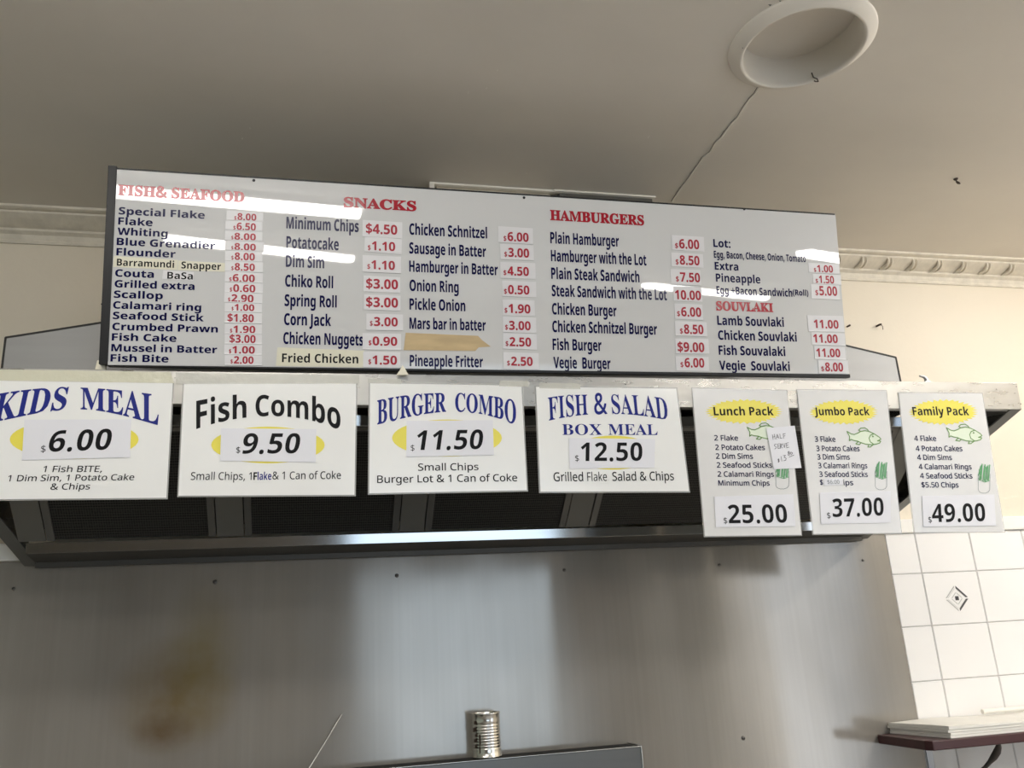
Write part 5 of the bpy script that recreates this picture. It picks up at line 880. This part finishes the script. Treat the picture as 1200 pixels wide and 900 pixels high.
# fish and salad
t, mb, sh = sign([(626.6, 451.8), (794, 453.8), (809, 577.3), (631.8, 577.8)], 'white sign headed Fish & Salad Box Meal in blue, fourth from the left')
top = smooth([(642.7, 466), (665, 463.3), (688, 462.6), (710, 462.4), (740, 463), (782, 467.5)]); bot = smooth([(642.7, 493), (665, 488.5), (688, 485.8), (710, 485), (735, 485.5), (760, 488.5), (782, 493)])
arch(mb, PP, 'S', 'FISH', 642.5, 688.5, top, bot, 'ink_blue', lean=0.05); arch(mb, PP, 'S', '&', 696, 711.5, top, bot, 'ink_blue', lean=0.05); arch(mb, PP, 'S', 'SALAD', 716.5, 782, top, bot, 'ink_blue', lean=0.1)
text(mb, PP, 'S', 'BOX', 659, 509.7, 705.5, 12.6, 'ink_blue', yr=509.6, off=-0.002); text(mb, PP, 'S', 'MEAL', 713, 509.6, 770.8, 12.6, 'ink_blue', yr=509.8, off=-0.002)
disc(mb, PP, 718, 530.5, 49.5, 20, 'ink_yellow', 0.0004)
text(mb, PP, 'R', 'Grilled', 648.8, 564, 683.5, 10.3, 'ink_black', yr=563.8, off=0.006); text(mb, PP, 'R', ', Salad & Chips', 711.5, 563.6, 789.9, 10.3, 'ink_black', yr=562.8, off=0.006)
end(t, mb, sh)
k = MB(); quad(k, PP, [(687, 552), (712.8, 552.5), (713.2, 566.5), (687.4, 566.8)], 0.0002, 0.0006, 'poster_paper'); text(k, PP, 'R', 'Flake', 688.3, 563.8, 711.3, 10.2, 'ink_black', h=0.0012, yr=563.6); k.build('paper_patch', t)
card(t, [(666.7, 513.3), (767.5, 514.7), (766.7, 548), (667.2, 549.3)], (674, 678.3, 540.8, 7), '12.50', 681.3, 753.3, 540.4, 540, 21.6, 0.08)
tape(t, [(632, 448.5), (680, 449.5), (680, 456), (632, 455)])

# the three pack signs
FISH_OUT = [(0, .26), (.12, .37), (.21, .39), (.32, .30), (.39, .21), (.53, .15), (.64, .165), (.80, .28), (.95, .43), (.99, .52), (.94, .58), (.89, .62), (.985, .63), (.95, .73), (.85, .80), (.73, .845), (.55, .845), (.40, .78), (.31, .72), (.20, .70), (.12, .66), (.07, .73), (.075, .52)]
def fish(mb, x0, x1, y0, y1, clip=None, rot=0.0):
    W = lambda q: (x0+(x1-x0)*q[0], y0+(y1-y0)*q[1]+rot*(q[0]-.5)*(x1-x0))
    n = len(FISH_OUT); V = [PP.pt(PP.uv(*W(q)), 0.0003) for q in FISH_OUT]
    tr = geometry.tessellate_polygon([[Vector((q[0], q[1], 0)) for q in FISH_OUT]])
    mb.add(V, [tuple(i) for i in tr], 'fish_fill')
    w = 0.0026
    stroke(mb, PP, [W(q) for q in FISH_OUT], w, 'ink_green', closed=True)
    stroke(mb, PP, [W(q) for q in [(.34, .15), (.40, .04), (.52, 0), (.60, .08), (.63, .16)]], w, 'ink_green'); stroke(mb, PP, [W(q) for q in [(.34, .15), (.40, .20), (.5, .155)]], w, 'ink_green')
    stroke(mb, PP, [W(q) for q in [(.79, .27), (.69, .35), (.645, .52), (.68, .70), (.77, .80)]], w, 'ink_green')
    stroke(mb, PP, [W(q) for q in [(.33, .73), (.26, .87), (.36, .89), (.41, .79)]], w, 'ink_green'); stroke(mb, PP, [W(q) for q in [(.64, .85), (.61, .98), (.68, .97), (.76, .85)]], w, 'ink_green')
    stroke(mb, PP, [W(q) for q in [(.74, .42), (.75, .38), (.77, .40), (.76, .44), (.74, .42)]], w*0.8, 'ink_green')
def chips(mb, x0, x1, y0, y1):
    W = lambda q: (x0+(x1-x0)*q[0], y0+(y1-y0)*q[1]); g = 0.0007
    for i, (a, b, c, d) in enumerate(((.02, .40, .20, .08), (.12, .55, .28, .05), (.26, .52, .34, .0), (.40, .58, .52, .06), (.52, .56, .58, .02), (.62, .60, .76, .08), (.78, .56, .84, .04), (.86, .55, .98, .03), (.2, .5, .1, .2), (.7, .5, .66, .1))):
        stroke(mb, PP, [W((a, b)), W((c, d))], 0.0034 if i % 3 else 0.0022, 'ink_leaf')
    stroke(mb, PP, [W(q) for q in [(0, .34), (.02, .88), (.12, .96), (.35, 1.0), (.62, 1.0), (.86, .96), (.98, .88), (1.0, .34)]], 0.0011, 'ink_grey')
    stroke(mb, PP, [W(q) for q in [(0, .48), (.3, .58), (.6, .62), (1.0, .56)]], g*2, 'ink_leaf')
def pack(corners, label, burst, title, lines, fishbox, chipbox, frot=0.0):
    t, mb, sh = sign(corners, label, edge=1.2)
    disc(mb, PP, burst[0], burst[1], burst[2], burst[3], 'ink_yellow', 0.0004, teeth=34, depth=0.16)
    text(mb, PP, 'B', title[0], title[1], title[2], title[3], title[4], 'ink_black', yr=title[2], h=0.0008)
    for s, xl, yb, xr in lines: text(mb, PP, 'R', s, xl, yb, xr, 6.1, 'ink_navy', yr=yb+0.1, off=0.013)
    fish(mb, *fishbox, rot=frot); chips(mb, *chipbox)
    return t, mb, sh
t, mb, sh = pack([(810, 453.8), (922.8, 456.6), (940.3, 628), (825, 629.5)], 'white Lunch Pack sign with a small handwritten half serve note stuck on it', (871.5, 482.3, 45.5, 14.6), ('Lunch Pack', 836.7, 486.8, 906.7, 9.8),
    [('2 Flake', 837, 516.2, 865), ('2 Potato Cakes', 838.2, 527.3, 896.5), ('2 Dim Sims', 839, 537.6, 882.5), ('2 Seafood Sticks', 840, 548, 905), ('2 Calamari Rings', 841, 558.6, 907), ('Minimum Chips', 841.9, 569, 902)], (875.5, 917, 495.5, 517.5), (908.8, 924.5, 541, 573), 0.02)
end(t, mb, sh, 'pouch_grey')
card(t, [(836.8, 582), (929.3, 579.2), (932, 616.8), (838.7, 617.9)], (848, 852.2, 613.8, 7), '25.00', 853.9, 922.7, 613.3, 612.4, 21.5, 0.0)
nt_ = MB(); quad(nt_, PP, [(897.5, 501.7), (930.8, 499), (938.7, 548.5), (906.5, 550)], 0.0016, 0.0022, 'card_paper')
def hand(strokes, k=6.66667, ox=780, oy=430):
    for st in strokes: stroke(nt_, PP, [(x/k+ox, y/k+oy) for x, y in st], 0.0011, 'ink_black', h=0.0026)
hand([[(830, 530), (836, 568)], [(846, 526), (852, 565)], [(832, 550), (851, 545)], [(862, 566), (868, 527), (882, 562)], [(864, 551), (878, 548)], [(888, 525), (893, 560), (908, 556)], [(914, 524), (919, 560)], [(913, 526), (932, 522)], [(916, 542), (930, 539)]])
hand([[(862, 604), (848, 606), (846, 618), (858, 624), (860, 636), (848, 642)], [(870, 603), (874, 639)], [(870, 604), (886, 601)], [(872, 621), (884, 618)], [(874, 639), (890, 635)], [(894, 638), (891, 602), (905, 604), (904, 615), (893, 619), (908, 634)], [(914, 600), (924, 632), (930, 597)], [(938, 598), (942, 633)], [(938, 598), (956, 593)], [(940, 614), (954, 610)], [(942, 633), (960, 628)]])
hand([[(884, 722), (874, 724), (876, 732), (884, 734), (882, 742), (872, 742)], [(878, 718), (880, 747)], [(898, 700), (904, 738)], [(914, 694), (932, 692), (922, 708), (938, 714), (934, 730), (918, 734)], [(950, 668), (960, 660), (964, 672), (952, 682), (954, 692), (966, 688), (962, 676), (950, 668)], [(976, 666), (970, 678), (980, 686), (988, 674), (976, 666)], [(960, 706), (998, 690)]])
nt_.build('handwritten_note', t)
t, mb, sh = pack([(933, 455.8), (1039.6, 456.8), (1057.3, 625.5), (952.2, 627)], 'white Jumbo Pack sign with yellow starburst and 37.00 price, between two similar signs', (988.5, 483.0, 40.5, 14.6), ('Jumbo Pack', 954.7, 486.7, 1019.2, 9.2),
    [('3 Flake', 955, 517.6, 979.2), ('3 Potato Cakes', 956.8, 528.6, 1007.5), ('3 Dim Sims', 957.9, 538.5, 996), ('3 Calamari Rings', 959, 548.6, 1016.5), ('3 Seafood Sticks', 960.3, 558.8, 1017), ('$', 961, 568.3, 964.5), ('ips', 988.5, 568.5, 1000)], (992.5, 1032.5, 501.3, 524), (1025.3, 1039.2, 541.3, 573.9), 0.08)
end(t, mb, sh, 'pouch_grey')
card(t, [(960, 577.3), (1043.2, 575.5), (1043.5, 612.5), (962, 614)], (969.3, 973.2, 607.8, 7), '37.00', 975.5, 1036.5, 605.9, 604, 21, 0.12)
k = MB(); quad(k, PP, [(965.2, 561.3), (987.2, 560.6), (987.4, 568.3), (965.4, 569)], 0.0008, 0.0012, 'card_paper'); text(k, PP, 'R', '$6.00', 969.5, 567.2, 983.5, 4.6, 'ink_grey', h=0.0016); k.build('paper_patch', t)
t, mb, sh = pack([(1052, 459.3), (1151.8, 459.9), (1178.3, 624.2), (1070.8, 625)], 'white Family Pack sign with yellow starburst and 49.00 price, rightmost on the rail', (1105.3, 483.0, 40.8, 15.2), ('Family Pack', 1070, 486.7, 1135.7, 9.6),
    [('4 Flake', 1071.5, 516.8, 1097.3), ('4 Potato Cakes', 1073.3, 528.6, 1128), ('4 Dim Sims', 1075, 539, 1115.7), ('4 Calamari Rings', 1076.8, 549.9, 1138.7), ('4 Seafood Sticks', 1078.4, 560.6, 1139.7), ('$5.50 Chips', 1080, 571.2, 1123.5)], (1109, 1151, 497, 520), (1146, 1160, 544, 577.9), 0.08)
end(t, mb, sh, 'pouch_grey')
card(t, [(1080, 581.3), (1164.8, 579.5), (1166.7, 616), (1081.9, 617.3)], (1088, 1091.8, 612.8, 7), '49.00', 1092.5, 1155.5, 612, 610.7, 21, 0.1)

# ------------------------------------------------------------------ small things on the hood rail
p = onY(117.5, 431.5, -DH+0.004)
tag(MB().hexa([(p.x-0.0105, -DH+0.002, ZF1), (p.x-0.008, -DH+0.004, ZF1+0.023), (p.x-0.0105, -DH+0.022, ZF1), (p.x-0.008, -DH+0.020, ZF1+0.023), (p.x+0.0105, -DH+0.002, ZF1), (p.x+0.008, -DH+0.004, ZF1+0.023), (p.x+0.0105, -DH+0.022, ZF1), (p.x+0.008, -DH+0.020, ZF1+0.023)], 'chock_plastic', 0.002).build('chock'),
    'small cream plastic chock on the hood rail at the left foot of the menu board', 'chock')
p = onY(471.5, 438, -DH-0.016)
u = BP.uv(471.5, 438)
k = MB(); k.prism([BP.pt(u+Vector((-0.014, -0.004)), 0.0035), BP.pt(u+Vector((0.014, -0.004)), 0.0035), BP.pt(u+Vector((0.006, 0.010)), 0.0035), BP.pt(u+Vector((0.0, 0.020)), 0.0035), BP.pt(u+Vector((-0.005, 0.010)), 0.0035)], BP.n*0.004, 'chock_plastic', 0.001)
tag(k.build('putty_wedge'), 'small cream putty wedge under the menu board near the fried chicken patch', 'wedge')
p = onY(1083, 447, -DH+0.01)
k = MB(); z0 = ZF1
k.box(p.x-0.002, p.x+0.016, -DH+0.003, -DH+0.016, z0, z0+0.003, 'bracket_grey')
k.tube([(p.x+0.008, -DH+0.010, z0+0.002), (p.x+0.007, -DH+0.010, z0+0.012), (p.x+0.000, -DH+0.009, z0+0.017), (p.x-0.012, -DH+0.008, z0+0.018)], [0.0055, 0.005, 0.004, 0.0025], 'bracket_grey', 10)
k.tube([(p.x+0.010, -DH+0.009, z0+0.002), (p.x+0.011, -DH+0.009, z0+0.010)], [0.003, 0.002], 'trim_paint', 8)
tag(k.build('rail_clip'), 'small bent grey metal clip on the hood rail above the Family Pack sign', 'clip')

# ------------------------------------------------------------------ ceiling vent, hooks and wall plugs
v = MB()
v.lathe([(0.1635, 0.0005), (0.1625, -0.0035), (0.160, -0.0055), (0.140, -0.0195), (0.136, -0.0205), (0.1325, -0.018), (0.1305, -0.010), (0.1295, 0.010), (0.1285, 0.058)], (RC[0], RC[1], ZC), 'ceiling_paint', 96)
n = 96; v.add([(RC[0]+0.1285*math.cos(2*PI*k/n), RC[1]+0.1285*math.sin(2*PI*k/n), ZC+0.058) for k in range(n)], [tuple(range(n))], 'ceiling_paint')
for px, py, w_ in ((902, 5.5, .004), (914, 0.8, .003), (870.5, 56, .0025), (995, 8, .002), (998.5, 9.5, .002)):
    q = onZ(px, py, ZC-0.0185); v.add([q+Vector((-w_, 0, 0)), q+Vector((w_*.6, w_*.8, -.0005)), q+Vector((w_, -w_*.4, -.0003))], [(0, 1, 2)], 'seam_dark' if w_ > .0021 else 'trim_paint')
tag(v.build('ceiling_vent'), 'round cream painted recessed ceiling vent with a raised rim', 'vent')
q = onZ(957, 90, ZC-0.016)
k = MB().tube([q+Vector((-0.004, 0.010, 0.018)), q+Vector((-0.003, 0.008, 0.004)), q+Vector((0.002, 0.002, -0.004)), q+Vector((0.002, 0.0, -0.013)), q+Vector((-0.006, -0.001, -0.015)), q+Vector((-0.010, -0.001, -0.013))], 0.0013, 'rust', 8)
tag(k.build('wire_hook'), 'thin dark wire hook hanging from the rim of the round ceiling vent', 'hook')
q = onZ(1120, 209.5, ZC)
k = MB().tube([q+Vector((0, 0, 0.004)), q+Vector((0, 0, -0.008)), q+Vector((0.004, -0.004, -0.014)), q+Vector((0.003, -0.008, -0.021)), q+Vector((-0.004, -0.008, -0.021)), q+Vector((-0.007, -0.006, -0.015))], 0.0019, 'rust', 8)
k.lathe([(0.007, 0.0), (0.006, -0.003), (0.001, -0.004)], tuple(q), 'rust', 14)
tag(k.build('cup_hook'), 'small rusty cup hook screwed in the bare ceiling right of the vent', 'hook')
q = onY(1027, 382.5, 0)
k = MB().tube([q+Vector((0, 0.01, 0)), q+Vector((0.002, -0.012, 0.001)), q+Vector((0.004, -0.022, 0.0))], 0.0035, 'rust', 8).tube([q+Vector((0.004, -0.020, 0.0)), q+Vector((0.009, -0.021, -0.008)), q+Vector((0.008, -0.021, -0.020))], 0.0012, 'rust', 6)
tag(k.build('wall_hook'), 'bent dark nail with a wire end in the cream wall right of the menu board', 'nail')
q = onY(993.5, 383, 0)
tag(MB().tube([q+Vector((-0.004, 0.01, 0)), q+Vector((0, -0.014, 0.001))], [0.003, 0.0035], 'rust', 8).build('wall_nail'), 'dark nail in the cream wall at the right edge of the menu board', 'nail')

# ------------------------------------------------------------------ fryer, can and skewer
def fryer():
    X0, X1 = -0.62, 0.521; YB, YT = -0.012, -0.095; ZT = 1.3275
    t = thing('fryer', (-0.05, -0.4, 0), 'grey steel deep fryer whose tall back stands against the splashback', 'fryer')
    b = MB()
    b.box(X0, X1, YT, YB, 0.86, ZT, 'fryer_steel', 0.0015)
    b.box(X0+0.012, X1-0.018, YT+0.014, YB-0.010, ZT-0.002, ZT+0.0012, 'dark_slot')
    b.box(X0, X0+0.010, YT-0.0, YB, ZT, ZT+0.003, 'fryer_steel').box(X1-0.010, X1, YT, YB, ZT, ZT+0.003, 'fryer_steel')
    b.tube([(X0, YT-0.001, ZT), (X1, YT-0.001, ZT)], 0.0022, 'wire', 8); b.tube([(X1-0.001, YT-0.001, ZT), (X1-0.001, YT-0.001, 0.9)], 0.0020, 'wire', 8)
    b.build('flue_back', t)
    c = MB(); Y0 = -0.80
    c.box(X0, X1, Y0, YT, 0.12, 0.70, 'fryer_steel', 0.003)
    xs = [X0, X0+0.06, -0.08, -0.02, X1-0.06, X1]
    for a, d in ((X0, X0+0.05), (-0.075, -0.025), (X1-0.05, X1)): c.box(a, d, Y0, YT, 0.70, 0.88, 'fryer_steel', 0.002)
    for a, d in ((X0+0.05, -0.075), (-0.025, X1-0.05)):
        c.box(a, d, Y0, Y0+0.12, 0.70, 0.88, 'fryer_steel', 0.002); c.box(a, d, YT-0.10, YT, 0.70, 0.88, 'fryer_steel', 0.002)
    c.build('body', t)
    for a, d in ((X0+0.02, -0.06), (-0.04, X1-0.02)):
        e = MB().box(a, d, Y0-0.02, Y0, 0.18, 0.66, 'fryer_steel', 0.003); o = e.build('door', t)
        h = MB().tube([(a+0.05, Y0-0.02, 0.58), (a+0.05, Y0-0.05, 0.58), (d-0.05, Y0-0.05, 0.58), (d-0.05, Y0-0.02, 0.58)], 0.008, 'wire', 8); h.build('handle', o)
    for x in (X0+0.05, X1-0.05):
        for y in (Y0+0.05, -0.15): MB().lathe([(0.022, 0), (0.025, 0.01), (0.025, 0.12)], (x, y, 0), 'fryer_steel', 16).build('leg', t)
fryer()
def can():
    # open food can: beaded wall, folded rims, torn label glue
    q = onY(571, 888, -0.052); x, y, z = q.x, -0.052, 1.3287; R = 0.0388; H = 0.1135
    t = thing('food_can', (x, y, z), 'empty unlabelled tin can standing on the back of the fryer', 'can')
    prof = [(0.0005, 0.003), (R-0.004, 0.003), (R-0.002, 0.0), (R+0.0012, 0.001), (R+0.0012, 0.004), (R-0.0004, 0.006), (R-0.0004, 0.020)]
    for k in range(9):
        a = 0.024+k*0.0072; prof += [(R-0.0006, a), (R-0.0020, a+0.0024), (R-0.0004, a+0.0048)]
    prof += [(R-0.0004, 0.094), (R-0.0002, H-0.006), (R+0.0012, H-0.004), (R+0.0014, H-0.001), (R+0.0002, H), (R-0.0012, H-0.002), (R-0.0016, H-0.02), (R-0.0016, 0.01), (0.0005, 0.008)]
    m = MB().lathe(prof, (x, y, z), 'tin', 48); m.build('can_body', t)
    g = MB()
    for a, zz, w, h in ((3.72, 0.09, .12, .005), (3.62, 0.072, .18, .006), (3.75, 0.058, .1, .004), (3.66, 0.045, .14, .005), (4.05, 0.046, .05, .016), (3.7, 0.03, .1, .004), (4.02, 0.022, .04, .010)):
        rr = R+0.0009
        g.add([(x+rr*math.cos(b), y+rr*math.sin(b), z+c) for b, c in ((a-w, zz-h), (a+w, zz-h*.6), (a+w*.7, zz+h), (a-w*.8, zz+h*.8))], [(0, 1, 2, 3)], 'rust')
    g.build('glue_residue', t)
can()
a, b = onY(358.5, 902.5, -0.075), onY(400, 837.5, -0.012)
a.z = 1.3305
k = MB().tube([a, a.lerp(b, .5)+Vector((0.0008, 0, 0)), b], 0.0021, 'wire', 10)
tag(k.build('skewer'), 'thin steel skewer leaning on the splashback left of the tin can', 'skewer')

# ------------------------------------------------------------------ wall shelf with paper, right
def shelf():
    ZS = 1.292; XA = 1.306; XB = 2.2; D = -0.25
    t = thing('wall_shelf', (1.75, -0.12, ZS-0.04), 'dark maroon wooden wall shelf in front of the white tiles', 'shelf')
    poly = [(XA+0.004, -0.0095), (XA+0.001, D+0.02), (XA+0.012, D), (XB, D), (XB, -0.0095)]
    b = MB().prism([(x, y, ZS-0.026) for x, y in poly], (0, 0, 0.026), 'shelf_wood', 0.003); b.build('board', t)
    for x in (1.478, 2.05):
        g = MB()
        g.box(x-0.011, x+0.011, -0.0125, -0.0080, ZS-0.30, ZS-0.027, 'bracket_grey', 0.001)
        g.box(x-0.011, x+0.011, -0.21, -0.0080, ZS-0.031, ZS-0.0265, 'bracket_grey', 0.001); g.build('bracket', t)
    q = onY(1168, 872, -0.16)
    P = []; W = []
    for k in range(13):
        s = k/12; P.append((q.x-0.012-0.030*s+0.010*math.sin(s*9), -0.185+0.13*s, ZS-0.029-0.17*s)); W.append(0.004+0.007*abs(math.sin(s*PI*2.6)))
    MB().tube(P, W, 'bracket_dark', 8).build('scroll_brace', t)
    return ZS
ZS = shelf()
def paper():
    c = [onY(1041.5, 851, -0.014), onY(1114, 866, -0.24)]
    xl, xf = c[0].x, c[1].x
    t = thing('paper_stack', (1.7, -0.12, ZS), 'stack of folded white wrapping paper lying on the maroon wall shelf', 'paper')
    back, front, right = -0.014, -0.242, 2.12
    for k in range(4):
        z0 = ZS+0.0005+k*0.0075; z1 = z0+0.0068; o = 0.004*math.sin(k*2.1); n = 18; m = MB(); V = []; F = []
        for zz, top in ((z0, 0), (z1, 1)):
            for i in range(n+1):
                for j in range(5):
                    s = i/n; r = j/4; xa = c[0].x+o+(c[1].x-c[0].x)*r
                    x = xa+(right-xa)*s; y = back+(front-back)*r+0.002*math.sin(5*s+k)
                    wv = 0.0012*math.sin(17*s+3*r+k) + (0.004*max(0, math.sin(11*s+2.2*r)) if k == 3 else 0)
                    V.append((x, y, zz + (wv if top and k == 3 else 0)))
        a = (n+1)*5; idx = lambda b, i, j: b*a+i*5+j
        for i in range(n):
            for j in range(4):
                F.append((idx(1, i, j), idx(1, i+1, j), idx(1, i+1, j+1), idx(1, i, j+1))); F.append((idx(0, i, j), idx(0, i, j+1), idx(0, i+1, j+1), idx(0, i+1, j)))
            for j in (0, 4): F.append((idx(0, i, j), idx(0, i+1, j), idx(1, i+1, j), idx(1, i, j)))
        for j in range(4):
            for i in (0, n): F.append((idx(0, i, j), idx(0, i, j+1), idx(1, i, j+1), idx(1, i, j)))
        m.add(V, F, 'butcher_paper'); m.build('folded_sheet', t)
paper()
a, b = onY(1153, 836, -0.055), onY(1210, 845, -0.075)
zt = ZS+0.042
k = MB().tube([(a.x, -0.05, zt), ((a.x+2.0)/2, -0.055, zt), (2.0, -0.06, zt)], 0.0075, 'butcher_paper', 14)
tag(k.build('paper_roll'), 'thin white paper roll lying on the folded wrapping paper', 'roll')

# ------------------------------------------------------------------ fluorescent battens on the ceiling behind the camera
def batten(p, q, label, lens='lamp_lens'):
    p, q = Vector(p), Vector(q); d = (q-p); L = d.length; d.normalize(); s = Vector((-d.y, d.x, 0))
    t = thing('ceiling_light', ((p.x+q.x)/2, (p.y+q.y)/2, ZC-0.06), label, 'light', 'fluorescent battens on the ceiling')
    def bx(w, z0, z1, e, m):
        c = []
        for end_ in (p-d*e, q+d*e):
            for k in (-w, w):
                for z in (z0, z1): c.append((end_.x+s.x*k, end_.y+s.y*k, z))
        return MB().hexa(c, m, 0.002)
    bx(0.06, ZC-0.022, ZC, 0.03, 'lamp_white').build('housing', t)
    n = 9; V = []                                                  # ribbed lens over the tubes
    for end_ in (p, q):
        V += [(end_.x+s.x*0.048*math.cos(PI*k/(n-1)), end_.y+s.y*0.048*math.cos(PI*k/(n-1)), ZC-0.022-0.034*math.sin(PI*k/(n-1))**0.6) for k in range(n)]
    m = MB().add(V, [(k, k+1, n+k+1, n+k) for k in range(n-1)] + [tuple(range(n-1, -1, -1)), tuple(range(n, 2*n))], lens); m.build('lens', t)
batten((-1.50, -1.76, 0), (-0.20, -2.00, 0), 'fluorescent batten on the ceiling nearest above the left of the counter')
batten((1.95, -2.38, 0), (3.05, -2.84, 0), 'fluorescent batten on the ceiling near the right wall, second row')
batten((-1.03, -2.90, 0), (-0.17, -3.32, 0), 'fluorescent batten on the ceiling behind the camera, left')
batten((1.78, -3.98, 0), (2.92, -4.48, 0), 'fluorescent batten on the ceiling behind the camera, right')
batten((2.05, -1.84, 0), (2.61, -0.70, 0), 'short fluorescent batten on the ceiling near the right wall, front row', 'lamp_lens_new')
for o in bpy.data.objects:
    if '_w' in o: del o['_w']
